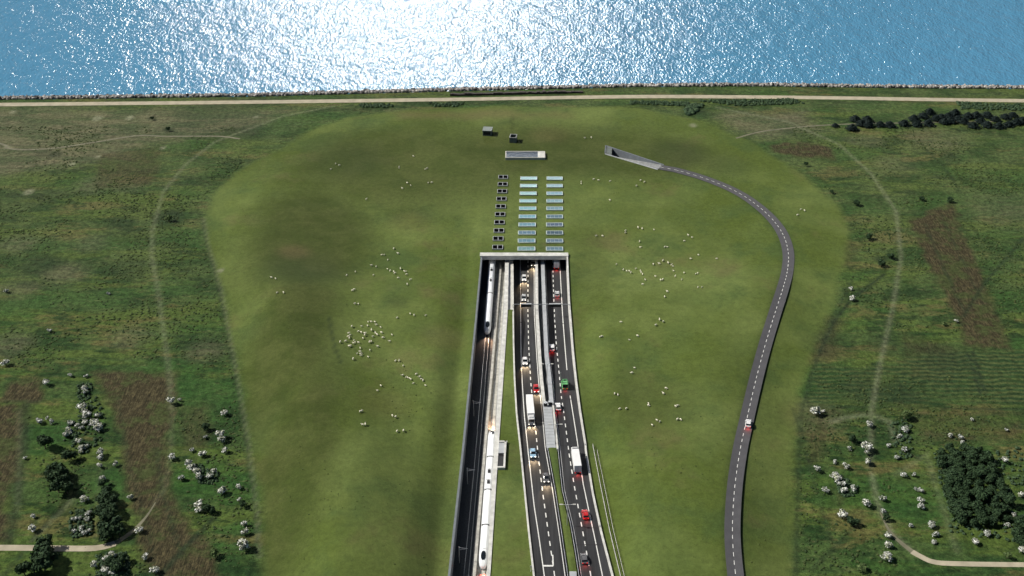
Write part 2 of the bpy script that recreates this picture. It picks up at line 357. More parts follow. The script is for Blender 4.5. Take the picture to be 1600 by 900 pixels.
def ground_mat():
    m = bpy.data.materials.new('ground_turf'); m.use_nodes = True; t = m.node_tree; b = t.nodes['Principled BSDF']
    b.inputs['Roughness'].default_value = .95; b.inputs['Specular IOR Level'].default_value = .15
    N = t.nodes.new; Lk = t.links.new
    tc = N('ShaderNodeTexCoord')
    def noise(sc, det=6, stretch=None, rot=0, rough=.6):
        n = N('ShaderNodeTexNoise'); n.inputs['Scale'].default_value = sc; n.inputs['Detail'].default_value = det; n.inputs['Roughness'].default_value = rough
        mp = N('ShaderNodeMapping'); mp.inputs['Scale'].default_value = stretch or (1, 1, 1); mp.inputs['Rotation'].default_value = (0, 0, rot)
        Lk(tc.outputs['Object'], mp.inputs[0]); Lk(mp.outputs[0], n.inputs['Vector']); return n.outputs[0]
    def rng_(s, a, b_, c=0.0, d=1.0):
        r = N('ShaderNodeMapRange'); r.interpolation_type = 'SMOOTHSTEP'
        for i, q in zip((1, 2, 3, 4), (a, b_, c, d)): r.inputs[i].default_value = q
        Lk(s, r.inputs[0]); return r.outputs[0]
    def mix(f, a, b_, mode='MIX'):
        q = N('ShaderNodeMix'); q.data_type = 'RGBA'; q.blend_type = mode
        for sock, v in ((q.inputs[0], f), (q.inputs[6], a), (q.inputs[7], b_)):
            if isinstance(v, (int, float)): sock.default_value = v
            elif isinstance(v, tuple): sock.default_value = (*v, 1)
            else: Lk(v, sock)
        return q.outputs[2]
    def mul(a, b_):
        q = N('ShaderNodeMath'); q.operation = 'MULTIPLY'
        for i, v in enumerate((a, b_)):
            if isinstance(v, (int, float)): q.inputs[i].default_value = v
            else: Lk(v, q.inputs[i])
        return q.outputs[0]
    A = N('ShaderNodeAttribute'); A.attribute_name = 'cover_a'; B = N('ShaderNodeAttribute'); B.attribute_name = 'cover_b'
    sa = N('ShaderNodeSeparateColor'); sb = N('ShaderNodeSeparateColor'); Lk(A.outputs['Color'], sa.inputs[0]); Lk(B.outputs['Color'], sb.inputs[0])
    lawn, brown, dry, dark = sa.outputs[0], sa.outputs[1], sa.outputs[2], A.outputs['Alpha']
    track, furrow, inl = sb.outputs[0], sb.outputs[1], sb.outputs[2]
    big = noise(.012, 4); med = noise(.05, 6); fine = noise(.45, 8, rough=.75); grain = noise(1.6, 4, rough=.8)
    bands = noise(.03, 5, (.45, 2.2, 1), .08)
    # rough meadow
    f = mix(rng_(med, .40, .60), (.022, .054, .014), (.056, .096, .026))
    f = mix(mul(rng_(bands, .46, .58), .8), f, (.078, .118, .024))
    f = mix(mul(rng_(noise(.035, 8, (.6, 1.7, 1), .2, .7), .53, .62), .75), f, (.125, .112, .040))
    f = mix(mul(rng_(noise(.05, 8, (.6, 1.4, 1), .5, .7), .52, .60), .9), f, (.014, .038, .010))
    f = mix(mul(rng_(noise(.022, 6, (.8, 1.6, 1), .1), .50, .60), .7), f, (.032, .086, .018))
    f = mix(mul(rng_(noise(.3, 7, (.8, 1.4, 1), .3, .8), .53, .62), .6), f, (.012, .028, .008))
    f = mix(mul(rng_(noise(.25, 7, (.5, 1.7, 1), .9, .8), .57, .66), .5), f, (.160, .150, .070))
    pale = mix(rng_(med, .38, .62), (.066, .090, .032), (.115, .126, .058))
    pale = mix(mul(rng_(noise(.05, 7, (.6, 1.7, 1), .25, .7), .52, .62), .7), pale, (.036, .062, .026))
    f = mix(mul(inl, .26), f, pale)
    f = mix(dry, f, mix(rng_(noise(.07, 8, (.5, 1.6, 1), .1, .75), .42, .6), (.072, .088, .044), (.150, .138, .082)))
    brc = mix(rng_(noise(.55, 8, (3.0, .35, 1), -.25, .8), .4, .6), (.022, .020, .010), (.088, .074, .036))
    brc = mix(mul(rng_(noise(.07, 8, None, .3, .7), .47, .6), .8), brc, (.052, .072, .022))
    f = mix(brown, f, brc)
    wv = N('ShaderNodeTexWave'); wv.wave_type = 'BANDS'; wv.bands_direction = 'Y'; wv.inputs['Scale'].default_value = .11; wv.inputs['Distortion'].default_value = 5
    wv.inputs['Detail'].default_value = 3
    Lk(tc.outputs['Object'], wv.inputs['Vector'])
    fur = mix(rng_(wv.outputs[0], .3, .8), (.024, .050, .018), (.066, .088, .030))
    f = mix(mul(furrow, rng_(noise(.03, 3), .3, .5, .25, .85)), f, fur)
    # new turf
    l = mix(rng_(big, .38, .62), (.076, .108, .020), (.134, .174, .048))
    l = mix(mul(rng_(med, .4, .65), .6), l, (.086, .124, .032))
    l = mix(mul(rng_(noise(.03, 6, None, 1.0), .5, .66), .6), l, (.052, .090, .026))
    l = mix(mul(rng_(noise(.024, 6, None, 2.2), .54, .68), .5), l, (.128, .112, .048))
    l = mix(mul(rng_(noise(.5, 7, None, .4, .8), .52, .68), .35), l, (.040, .056, .014))
    l = mix(B.outputs['Alpha'], l, mix(rng_(med, .38, .62), (.042, .060, .012), (.068, .084, .022)))  # mound shading mixed into the turf colour
    l = mix(mul(dry, .6), l, (.140, .100, .050))
    c = mix(lawn, f, l)
    c = mix(mul(rng_(noise(.9, 5, None, .7, .8), .62, .68), .55), c, (.022, .040, .012))     # tufts
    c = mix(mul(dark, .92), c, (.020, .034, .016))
    c = mix(mul(track, .55), c, (.24, .25, .16))
    v = N('ShaderNodeVectorMath'); v.operation = 'SCALE'; Lk(c, v.inputs[0])
    k = mul(rng_(fine, .35, .65, .6, 1.4), rng_(grain, .3, .7, .75, 1.25))
    kl = mul(rng_(fine, .3, .7, .84, 1.16), rng_(grain, .3, .7, .88, 1.12))
    km = N('ShaderNodeMix'); km.data_type = 'FLOAT'; Lk(lawn, km.inputs[0]); Lk(k, km.inputs[2]); Lk(kl, km.inputs[3]); Lk(km.outputs[0], v.inputs['Scale'])
    Lk(v.outputs[0], b.inputs['Base Color'])
    bp = N('ShaderNodeBump'); bp.inputs['Distance'].default_value = .9
    st = N('ShaderNodeMath'); st.operation = 'MULTIPLY_ADD'; Lk(lawn, st.inputs[0]); st.inputs[1].default_value = -.42; st.inputs[2].default_value = .6
    Lk(st.outputs[0], bp.inputs['Strength'])
    hh = N('ShaderNodeMath'); hh.operation = 'ADD'; Lk(fine, hh.inputs[0]); Lk(mul(noise(.18, 5), 1.6), hh.inputs[1]); Lk(hh.outputs[0], bp.inputs['Height'])
    Lk(bp.outputs[0], b.inputs['Normal'])
    return m
M['ground'] = ground_mat()
def sheet(name, XX, YY, ZZ=None, label=None):
    r, c = XX.shape; X = XX.ravel(); Y = YY.ravel(); Z = height(X, Y) if ZZ is None else ZZ.ravel()
    me = bpy.data.meshes.new(name)
    i = np.arange(r*c).reshape(r, c)
    fs = np.stack([i[:-1, :-1], i[:-1, 1:], i[1:, 1:], i[1:, :-1]], -1).reshape(-1, 4)
    return np.stack([X, Y, Z], 1), fs
Yd = np.concatenate([np.linspace(YN, YP(905), 30)[:-1], np.arange(YP(905), YPORT, 1.25)])
Yd2 = np.concatenate([np.arange(YPORT, 715, 1.4), [722, 740, 780]])
s_near = np.arange(0, 345, 1.35); s_far = np.array([350, 380, 430, 520, 700, 1000, 1600, 2600, 4500, 9000])
S = np.concatenate([s_near, s_far])
Yall = np.concatenate([Yd, Yd2])
Ycl = np.minimum(Yall, YPORT)
parts = []
parts.append(sheet('l', (np.array([L_TL(y) for y in Ycl])[:, None]-S[None, ::-1]), np.repeat(Yall[:, None], len(S), 1)))
parts.append(sheet('r', (np.array([L_RW(y) for y in Ycl])[:, None]+S[None, :]), np.repeat(Yall[:, None], len(S), 1)))
um = np.linspace(L_TL(YPORT), L_RW(YPORT), 30); parts.append(sheet('m', np.repeat(um[None], len(Yd2), 0), np.repeat(Yd2[:, None], 30, 1)))
YW = YP(484)
def strip(a, b, y0, y1, n=10, crown=.25, zf=None):
    Yv = np.array(ys(y0, y1, 1.5)); u = np.linspace(0, 1, n)
    XX = np.array([a(y)+(b(y)-a(y))*u for y in Yv]); YY = np.repeat(Yv[:, None], n, 1)
    ZZ = crown*np.sin(u*math.pi)[None]*np.ones_like(YY)+.02
    if zf is not None: ZZ = ZZ+np.array([zf(y) for y in Yv])[:, None]
    return sheet('s', XX, YY, ZZ)
parts.append(strip(off(L_RR, -.02), off(L_LW, .02), YN, YW, 24, .1))
YM = YP(700)
med_z = lambda y: 0.06
parts.append(strip(off(L_ML, .75), off(L_MR, -.75), YN, YM, 8, .18, med_z))
V = []; F = []; o_ = 0
for v_, f_ in parts: V.append(v_); F.append(f_+o_); o_ += len(v_)
V = np.concatenate(V); F = np.concatenate(F)
me = bpy.data.meshes.new('ground')
me.vertices.add(len(V)); me.vertices.foreach_set('co', V.ravel().astype(np.float32))
me.loops.add(len(F)*4); me.loops.foreach_set('vertex_index', F.ravel().astype(np.int32))
me.polygons.add(len(F)); me.polygons.foreach_set('loop_start', np.arange(0, len(F)*4, 4, dtype=np.int32)); me.polygons.foreach_set('loop_total', np.full(len(F), 4, np.int32))
me.update(calc_edges=True); me.polygons.foreach_set('use_smooth', [True]*len(F))
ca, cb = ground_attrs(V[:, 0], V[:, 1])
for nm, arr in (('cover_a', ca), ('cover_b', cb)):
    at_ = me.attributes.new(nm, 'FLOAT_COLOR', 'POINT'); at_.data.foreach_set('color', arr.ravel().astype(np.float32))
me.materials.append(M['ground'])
ground = bpy.data.objects.new('ground', me); COL.objects.link(ground); tag(ground, kind='structure')

# open the little ramp cutting in the ground
RA = [P(947, 229)[:2], P(1036.5, 258)[:2], P(1028, 264)[:2], P(946, 240)[:2]]
bm = bmesh.new(); bm.from_mesh(me)
cx = sum(q[0] for q in RA)/4; cy = sum(q[1] for q in RA)/4
for i in range(4):
    a = RA[i]; b = RA[(i+1) % 4]
    ed = Vector((b[0]-a[0], b[1]-a[1], 0)); nrm_ = Vector((ed.y, -ed.x, 0)).normalized()
    loc = [f for f in bm.faces if abs(f.calc_center_median().x-cx) < 32 and abs(f.calc_center_median().y-cy) < 40]
    geom = list({v for f in loc for v in f.verts})+list({e for f in loc for e in f.edges})+loc
    bmesh.ops.bisect_plane(bm, geom=geom, plane_co=(a[0], a[1], 0), plane_no=nrm_)
cand = [f for f in bm.faces if abs(f.calc_center_median().x-cx) < 32 and abs(f.calc_center_median().y-cy) < 40]
cc = np.array([f.calc_center_median()[:2] for f in cand]); ins = poly_sd(cc[:, 0], cc[:, 1], RA) > 0
bmesh.ops.delete(bm, geom=[f for f, i in zip(cand, ins) if i], context='FACES')
bm.to_mesh(me); bm.free()

# ------------------------------------------------------------------ sea
def sea_mat():
    m = bpy.data.materials.new('sea_water'); m.use_nodes = True; t = m.node_tree; b = t.nodes['Principled BSDF']; N = t.nodes.new; Lk = t.links.new
    b.inputs['Base Color'].default_value = (.082, .255, .41, 1); b.inputs['Roughness'].default_value = .11; b.inputs['IOR'].default_value = 1.333
    tc = N('ShaderNodeTexCoord')
    def noise(sc, det, stretch, rot, rough=.6):
        n = N('ShaderNodeTexNoise'); n.inputs['Scale'].default_value = sc; n.inputs['Detail'].default_value = det; n.inputs['Roughness'].default_value = rough
        mp = N('ShaderNodeMapping'); mp.inputs['Scale'].default_value = stretch; mp.inputs['Rotation'].default_value = (0, 0, rot); mp.vector_type = 'TEXTURE' if False else 'POINT'
        Lk(tc.outputs['Object'], mp.inputs[0]); Lk(mp.outputs[0], n.inputs['Vector']); return n.outputs[0]
    def ma(a, k, c=None):
        q = N('ShaderNodeMath'); q.operation = 'MULTIPLY_ADD'; Lk(a, q.inputs[0]); q.inputs[1].default_value = k
        if c is None: q.inputs[2].default_value = 0
        else: Lk(c, q.inputs[2])
        return q.outputs[0]
    h = ma(noise(.52, 1.8, (1.25, .50, 1), .45), .66)
    h = ma(noise(.9, 1, (1.2, .50, 1), -.5), .26, h)
    h = ma(noise(.07, 2, (1.2, .7, 1), .7), 1.6, h)
    bp = N('ShaderNodeBump'); bp.inputs['Strength'].default_value = 1.0; bp.inputs['Distance'].default_value = 1.0
    Lk(h, bp.inputs['Height']); Lk(bp.outputs[0], b.inputs['Normal'])
    return m
M['sea'] = sea_mat()
xs_ = np.concatenate([[-30000, -8000, -2500], np.linspace(-900, 900, 40), [2500, 8000, 30000]])
ys_ = np.concatenate([[640], np.linspace(660, 1200, 30), [2000, 5000, 15000, 50000]])
v_, f_ = sheet('sea', np.repeat(xs_[None], len(ys_), 0), np.repeat(ys_[:, None], len(xs_), 1), np.full((len(ys_), len(xs_)), -1.5))
mb = MB(); mb.v = [tuple(q) for q in v_]; mb.f = [tuple(int(i) for i in q) for q in f_]
tag(mb.build('sea', M['sea']), kind='structure')

# ------------------------------------------------------------------ paths
def ribbon_path(name, pts, width, m, dz=.06, step=2.0, zf=None, kind='structure'):
    pts = [Vector(P(a, b)[:2]+(0,)) for a, b in pts]
    # catmull-rom
    q = []
    for i in range(len(pts)-1):
        p0, p1, p2, p3 = pts[max(i-1, 0)], pts[i], pts[i+1], pts[min(i+2, len(pts)-1)]
        n = max(2, int((p2-p1).length/step))
        for k in range(n):
            t = k/n; q.append(.5*((2*p1)+(p2-p0)*t+(2*p0-5*p1+4*p2-p3)*t*t+(3*p1-p0-3*p2+p3)*t**3))
    q.append(pts[-1])
    return q
def drape(q, o0, o1, m, name, dz, parent=None, skirt=True, ranges=None):
    n = len(q); L = []; R = []
    for i, p in enumerate(q):
        d = (q[min(i+1, n-1)]-q[max(i-1, 0)]).normalized(); s = Vector((d.y, -d.x, 0))
        L.append(p+s*o0(i) if callable(o0) else p+s*o0); R.append(p+s*o1(i) if callable(o1) else p+s*o1)
    cols = 5
    X = np.array([[L[i].x+(R[i].x-L[i].x)*k/(cols-1) for k in range(cols)] for i in range(n)]); Y = np.array([[L[i].y+(R[i].y-L[i].y)*k/(cols-1) for k in range(cols)] for i in range(n)])
    Z = height(X.ravel(), Y.ravel()).reshape(n, cols)
    Z = np.maximum(Z, Z.mean(1)[:, None])+dz
    mb = MB()
    mb.v = [(X[i, k], Y[i, k], Z[i, k]) for i in range(n) for k in range(cols)]
    for i in range(n-1):
        if ranges and not ranges(i): continue
        for k in range(cols-1): mb.f.append((i*cols+k, i*cols+k+1, (i+1)*cols+k+1, (i+1)*cols+k))
    if skirt:
        for e in (0, cols-1):
            b0 = len(mb.v); mb.v += [(X[i, e], Y[i, e], Z[i, e]-dz-.5) for i in range(n)]
            for i in range(n-1): mb.f.append((i*cols+e, (i+1)*cols+e, b0+i+1, b0+i))
    return mb.build(name, m, parent)
q = ribbon_path('c', [(-900, 172), (0, 163.5), (400, 159.5), (700, 155.5), (820, 153.5), (1000, 151), (1150, 151.5), (1300, 153), (1600, 157.5), (2500, 167)], 1, None, step=6)
tag(drape(q, -2.6, 2.6, M['path'], 'coast_path', .08), kind='structure')
q = ribbon_path('c', [(-400, 855), (0, 856), (90, 857), (150, 856.5), (180, 849)], 1, None)
tag(drape(q, -1.35, 1.35, M['path'], 'gravel_path', .07), kind='structure')
q = ribbon_path('c', [(178, 850), (205, 832), (228, 808), (243, 785)], 1, None)
tag(drape(q, lambda i: -.15-.9*(1-i/(len(q)-1)), lambda i: .15+.9*(1-i/(len(q)-1)), M['path2'], 'worn_path', .05), kind='structure')
q = ribbon_path('c', [(1425, 862), (1445, 873), (1463, 879), (1500, 881), (1600, 882.5), (2000, 886)], 1, None)
tag(drape(q, -1.1, 1.1, M['path'], 'gravel_path', .07), kind='structure')
q = ribbon_path('c', [(1375, 800), (1390, 830), (1410, 850), (1427, 863)], 1, None)
tag(drape(q, lambda i: -.15-.8*(i/(len(q)-1)), lambda i: .15+.8*(i/(len(q)-1)), M['path2'], 'worn_path', .05), kind='structure')
q = ribbon_path('c', [(-120, 190), (0, 224), (10, 231), (40, 234), (90, 231), (150, 222), (215, 212), (260, 213), (340, 213), (375, 217)], 1, None)
tag(drape(q, -.75, .75, M['path2'], 'footpath', .05), kind='structure')
q = ribbon_path('c', [(1150, 216), (1200, 204), (1300, 195), (1420, 192), (1560, 190)], 1, None)
tag(drape(q, -.6, .6, M['path2'], 'footpath', .05), kind='structure')

# access road
acc = ribbon_path('c', [(1031, 260.8), (1045, 263.6), (1060, 266.8), (1100, 279), (1140, 295.5), (1170, 313), (1200, 338), (1221, 365), (1231, 395), (1230, 425), (1222, 460), (1208, 504), (1194, 549),
                        (1180, 602), (1167, 658), (1156, 708), (1148, 760), (1144, 806), (1143, 850), (1147, 900), (1156, 960), (1200, 1150)], 1, None, step=.6)
accd = [0.0]
for a, b in zip(acc[:-1], acc[1:]): accd.append(accd[-1]+(b-a).length)
ar = drape(acc, -2.65, 2.65, M['asphalt2'], 'access_road', .14); tag(ar, kind='structure')
drape(acc, -.11, .11, M['paint'], 'lane_marking', .155, ar, False, lambda i: (accd[i] % 3.8) < 1.9)

# ------------------------------------------------------------------ main roads
YE = YPORT+62
Yr = ys(YN, YE, 3.0)
def mk_road(xa, xb):
    mb = MB(); mb.ribbon(Yr, xa, xb, road_z); return mb
r1 = mk_road(off(L_LW, .4), L_ML).build('road', M['asphalt']); tag(r1, kind='structure')
r2 = mk_road(L_MR, off(L_RW, -.4)).build('road', M['asphalt']); tag(r2, kind='structure')
def stripe(mb, line, y0, y1, w_, dz=.012):
    mb.ribbon(ys(y0, y1, 3.0), off(line, -w_/2), off(line, w_/2), lambda y: road_z(y)+dz)
def dashes(mb, line, y0, y1, on, gap, w_=.3):
    y = y0
    while y < y1: stripe(mb, line, y, min(y+on, y1), w_); y += on+gap
mb = MB(); stripe(mb, L_S1, YN, YE, .32); stripe(mb, off(L_ML, -.45), YN, YE, .22)
yj = YP(884); mb.box(L_S1(yj), L_D1(yj), yj-.35, yj+.35, 0.010, 0.014); mb.box(L_D1(yj)-.2, L_D1(yj)+.2, yj+.36, yj+5, .010, .014)
mb.build('lane_marking', M['paint'], r1)
mb = MB(); dashes(mb, L_D1, YN, YE, 2.3, 2.3, .36); mb.build('lane_marking', M['paint'], r1)
mb = MB(); stripe(mb, L_S2, YN, YP(613), .32); stripe(mb, L_S2, YP(577, -2), YE, .32); stripe(mb, off(L_MR, .45), YN, YE, .22)
mb.build('lane_marking', M['paint'], r2)
mb = MB(); dashes(mb, L_D2, YN, YE, 2.3, 2.3, .36); mb.build('lane_marking', M['paint'], r2)
for yy, r_, a, b in ((497, r1, L_LW, L_ML), (499, r2, L_MR, L_RW), (626, r2, L_MR, L_RW), (852, r2, L_MR, L_RW), (566, r1, L_LW, L_ML)):
    y0 = YP(yy, -2 if yy < 640 else 0); mb = MB(); mb.ribbon([y0, y0+.45], off(a, .5), off(b, -.5), lambda y: road_z(y)+.02); mb.build('cross_strip', M['joint'], r_)  # thin dark strips across the carriageways

# rail cutting floor
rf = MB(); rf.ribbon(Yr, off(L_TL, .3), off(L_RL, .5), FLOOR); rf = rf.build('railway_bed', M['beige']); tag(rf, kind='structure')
L_T1 = lambda Y: L_TL(Y)+5.0
L_CW = Line([(783.3, 424), (777.5, 493), (769.5, 590), (763.8, 650), (759, 710), (744, 890)], -5.7)   # low wall between the tracks
L_T2 = lambda Y: (L_CW(Y)+L_RL(Y))/2+.25
mb = MB(); mb.sweep(Yr, off(L_TL, .5), off(L_TL, 6.7), FLOOR-.1, FLOOR+.12); tb = mb.build('track_bed', M['shaded_ballast'], rf)  # strip coloured dark for the wall's shade, over the pale bed
def rails(line, name, dz):
    mb = MB()
    for s in (-.75, .75): mb.sweep(Yr, off(line, s-.07), off(line, s+.07), FLOOR, FLOOR+dz+.16)
    o = mb.build(name, M['rail'])
    return o
t1 = rails(L_T1, 'railway_track', .2); tag(t1, 'pair of steel rails on the dark shaded track bed beside the left wall', 'railway track')
t2 = rails(L_T2, 'railway_track', .1); tag(t2, 'pair of steel rails on the pale sunlit slab beside the white wall', 'railway track')

# ------------------------------------------------------------------ walls of the cutting
def wall(name, label, xa, xb, z0, z1, y0, y1, m, cope=None, copem=None, step=3.0, cat='wall'):
    Yv = ys(y0, y1, step)
    if cope:
        root = empty(name, (0, 0, 0)); tag(root, label, cat)
        mb = MB(); mb.sweep(Yv, xa, xb, z0, (lambda Y: (z1(Y) if callable(z1) else z1)-cope)); mb.build('wall_face', m, root)
        mb = MB(); mb.sweep(Yv, lambda Y: xa(Y)-.06, lambda Y: xb(Y)+.06, (lambda Y: (z1(Y) if callable(z1) else z1)-cope), z1); mb.build('coping', copem, root)
        return root
    mb = MB(); mb.sweep(Yv, xa, xb, z0, z1); o = mb.build(name, m); tag(o, label, cat); return o
wtop = lambda Y: float(np.interp(Y, [YP(480), YPORT], [.35, -2.6]))
ltop = lambda Y: float(np.interp(Y, [YP(484), YPORT], [-.6, -3.4]))
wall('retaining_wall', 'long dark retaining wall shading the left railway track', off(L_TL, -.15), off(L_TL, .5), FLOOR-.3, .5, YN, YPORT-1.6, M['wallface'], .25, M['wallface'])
wall('retaining_wall', 'broad white topped wall between the railway and the grass wedge', L_RL, L_RR, FLOOR-.3, wtop, YN, YPORT-1.6, M['white_concrete'])
wall('dividing_wall', 'low pale wall running between the two railway tracks', off(L_CW, -1.0), off(L_CW, 0), FLOOR-.1, FLOOR+1.35, YN, YE, M['beige'])
wall('retaining_wall', 'thin white topped wall along the outer edge of the left carriageway', off(L_LW, -.1), off(L_LW, .4), lambda Y: road_z(Y)-.4, (lambda Y: .55 if Y < YP(487) else ltop(Y)+.15), YN, YPORT-1.6, M['concrete'], .2, M['white_concrete'])
rw_top = lambda Y: .75
wall('retaining_wall', 'sunlit white wall along the outer edge of the right carriageway', off(L_RW, -.45), off(L_RW, .1), lambda Y: road_z(Y)-.4, rw_top, YN, YPORT-1.6, M['white_concrete'], .2, M['white_concrete'])
# ledge between cutting and road near the mouth
mb = MB(); mb.sweep(ys(YW, YPORT+2), off(L_RR, -.02), off(L_LW, -.12), FLOOR, ltop); o = mb.build('service_ledge', M['concrete']); tag(o, 'pale concrete ledge filling the gap before the grass wedge starts', 'ledge')
# central walls
Y632, Y645 = YP(634, -.9), YP(646, -.7)
gtop = lambda Y: max(.45, road_z(Y)+1.2)
wl = MB(); wl.sweep(ys(Y632, YE), L_ML, off(L_ML, 1.25), FLOOR-.4, lambda Y: min(-.2, road_z(Y)+3.3)); 
o = wl.build('median_wall', M['white_concrete']); tag(o, 'white median wall beside the fast lane of the left carriageway', 'wall')
wl = MB(); wl.sweep(ys(Y632, YE), off(L_MR, -1.75), off(L_MR, -.15), FLOOR-.4, lambda Y: min(-.4, road_z(Y)+3.1))
o = wl.build('median_wall', M['grey_concrete']); tag(o, 'pale grey median wall beside the right carriageway', 'wall')
mb = MB(); mb.sweep(ys(Y632, YE), off(L_ML, 1.2), off(L_MR, -1.7), FLOOR-.5, FLOOR+.3); o = mb.build('gallery_floor', M['wallface']); tag(o, kind='structure')
# paved apron between the galleries and the grass median
mb = MB(); mb.sweep(ys(YM, Y632-.02, 2.0), off(L_ML, .05), off(L_MR, -1.05), lambda Y: road_z(Y)-.4, .05)
ap = mb.build('median_paving', M['grey_concrete']); tag(ap, kind='structure')
mb = MB()
for k in range(1, 14):
    y = YM+(Y632-YM)*k/14; mb.box(L_ML(y)+.1, L_MR(y)-1.15, y, y+.09, .052, .056)
mb.build('paving_joint', M['joint'], ap)
mb = MB(); mb.sweep(ys(YM-1, Y632), off(L_MR, -.85), off(L_MR, -.15), lambda Y: road_z(Y)-.4, .4); o = mb.build('low_wall', M['white_concrete']); tag(o, 'short pale kerb wall beside the grey median paving', 'wall')
mb = MB(); mb.box(L_ML(YP(900))+1.0, L_MR(YP(900))-1.0, YP(912), YP(894.5), .0, .5); o = mb.build('concrete_slab', M['grey_concrete'], bevel=.05); tag(o, 'grey concrete slab in the grass median at the near end', 'slab')
for k, (a, b, lb) in enumerate(((852.3, 634, 'dark steel cabinet at the end of the white median wall'), (860, 632.5, 'dark steel cabinet at the end of the grey median wall'))):
    x, y, z = P(a, b, 0); r = empty('cabinet', (x, y, .05)); tag(r, lb, 'cabinet', 'cabinets at the end of the median walls')
    mb = MB(); mb.box(-.7, .7, -.5, .5, 0, 1.5); mb.build('body', M['black'], r, bevel=.04); mb = MB(); mb.box(-.8, .8, -.6, .6, 1.5, 1.6); mb.build('lid', M['steel'], r)

# guard rails with posts
def guardrail(name, label, line, y0, y1, zf, sp=4.0, h=.75, cat='guardrail', beam=(.05, .3), m='steel', group=None):
    r = empty(name, (line(y0), y0, zf(y0))); tag(r, label, cat, group)
    mb = MB(); mb.sweep([q for q in ys(y0, y1, 3)], lambda Y: line(Y)-beam[0], lambda Y: line(Y)+beam[0], lambda Y: zf(Y)+h-beam[1], lambda Y: zf(Y)+h)
    o = mb.build('rail', M[m], r); o.location = (-line(y0), -y0, -zf(y0))
    if beam[1] < .2:
        mb = MB(); mb.sweep([q for q in ys(y0, y1, 3)], lambda Y: line(Y)-beam[0], lambda Y: line(Y)+beam[0], lambda Y: zf(Y)+h*.5-beam[1], lambda Y: zf(Y)+h*.5)
        o = mb.build('rail', M[m], r); o.location = (-line(y0), -y0, -zf(y0))
    pm = MB(); pm.box(-.07, .07, -.05, .05, -.3, h); first = None
    y = y0+.5; n = 0
    while y < y1 and n < 95:
        if first is None: p_ = pm.build('post', M[m], r); first = p_
        else: p_ = first.copy(); COL.objects.link(p_)
        p_.location = (line(y)-line(y0), y-y0, zf(y)-zf(y0)); y += sp; n += 1
flat0 = lambda Y: road_z(Y)
YB = YP(915)
guardrail('guardrail', 'steel guardrail on the left edge of the grass median', off(L_ML, .35), YB, YM, flat0, beam=(.09, .32), group='guardrails beside the grass median')
guardrail('guardrail', 'steel guardrail on the right edge of the grass median', off(L_MR, -.35), YB, YM, flat0, beam=(.09, .32), group='guardrails beside the grass median')
L_F1 = Line([(926, 697), (938, 760), (952, 830), (967, 893)]); L_F2 = Line([(931, 697), (944, 760), (958, 830), (973, 893)])
hl = lambda L: (lambda Y: hz(L(Y), Y))
guardrail('wire_fence', 'pale fence on the grass bank nearest the right carriageway', L_F1, YB, YP(697), hl(L_F1), 3.0, 1.2, 'fence', (.05, .12), 'concrete')
guardrail('wire_fence', 'pale fence on the grass bank farther from the right carriageway', L_F2, YB, YP(705), hl(L_F2), 3.0, 1.0, 'fence', (.03, .08), 'concrete')

# ------------------------------------------------------------------ tunnel portal
XL, XR = L_TL(YPORT)-.6, L_RW(YPORT)+.35
pt = empty('tunnel_portal', (0, YPORT, 0)); tag(pt, 'wide concrete tunnel mouth swallowing the railway and both carriageways', 'tunnel portal')
def part(mb, name, m, parent, bevel=0.0):
    o = mb.build(name, m, parent, bevel=bevel); o.location = tuple(-q for q in parent.location); return o
mb = MB(); mb.box(XL, XR, YPORT-1.5, YPORT+1.6, -1.15, .95); part(mb, 'lintel', M['white_concrete'], pt, .06)
mb = MB(); mb.box(XL, XR, YPORT+1.5, YE+3, -1.1, -.35); part(mb, 'roof_slab', M['wallface'], pt)
mb = MB(); mb.box(XL, XR, YE+2, YE+3, -9, -1.1); part(mb, 'end_wall', M['dark'], pt)
for xa, xb in ((XL, XL+1.1), (XR-1.1, XR)):
    mb = MB(); mb.box(xa, xb, YPORT-1.6, YE+2, FLOOR-1, -1.15); part(mb, 'side_wall', M['wallface'], pt)
mb = MB(); mb.sweep(ys(YPORT+1.7, YE), L_RL, off(L_LW, .35), FLOOR-1, -1.12); part(mb, 'inner_wall', M['wallface'], pt)
for a, b in ((764, 403), (786.8, 403.6)):
    x, y, z = P(a, b+1.5, -1.6); mb = MB(); mb.box(x-.35, x+.35, y-.15, y+.15, -1.75, -1.45); l = part(mb, 'ceiling_lamp', M['lamp'], pt)

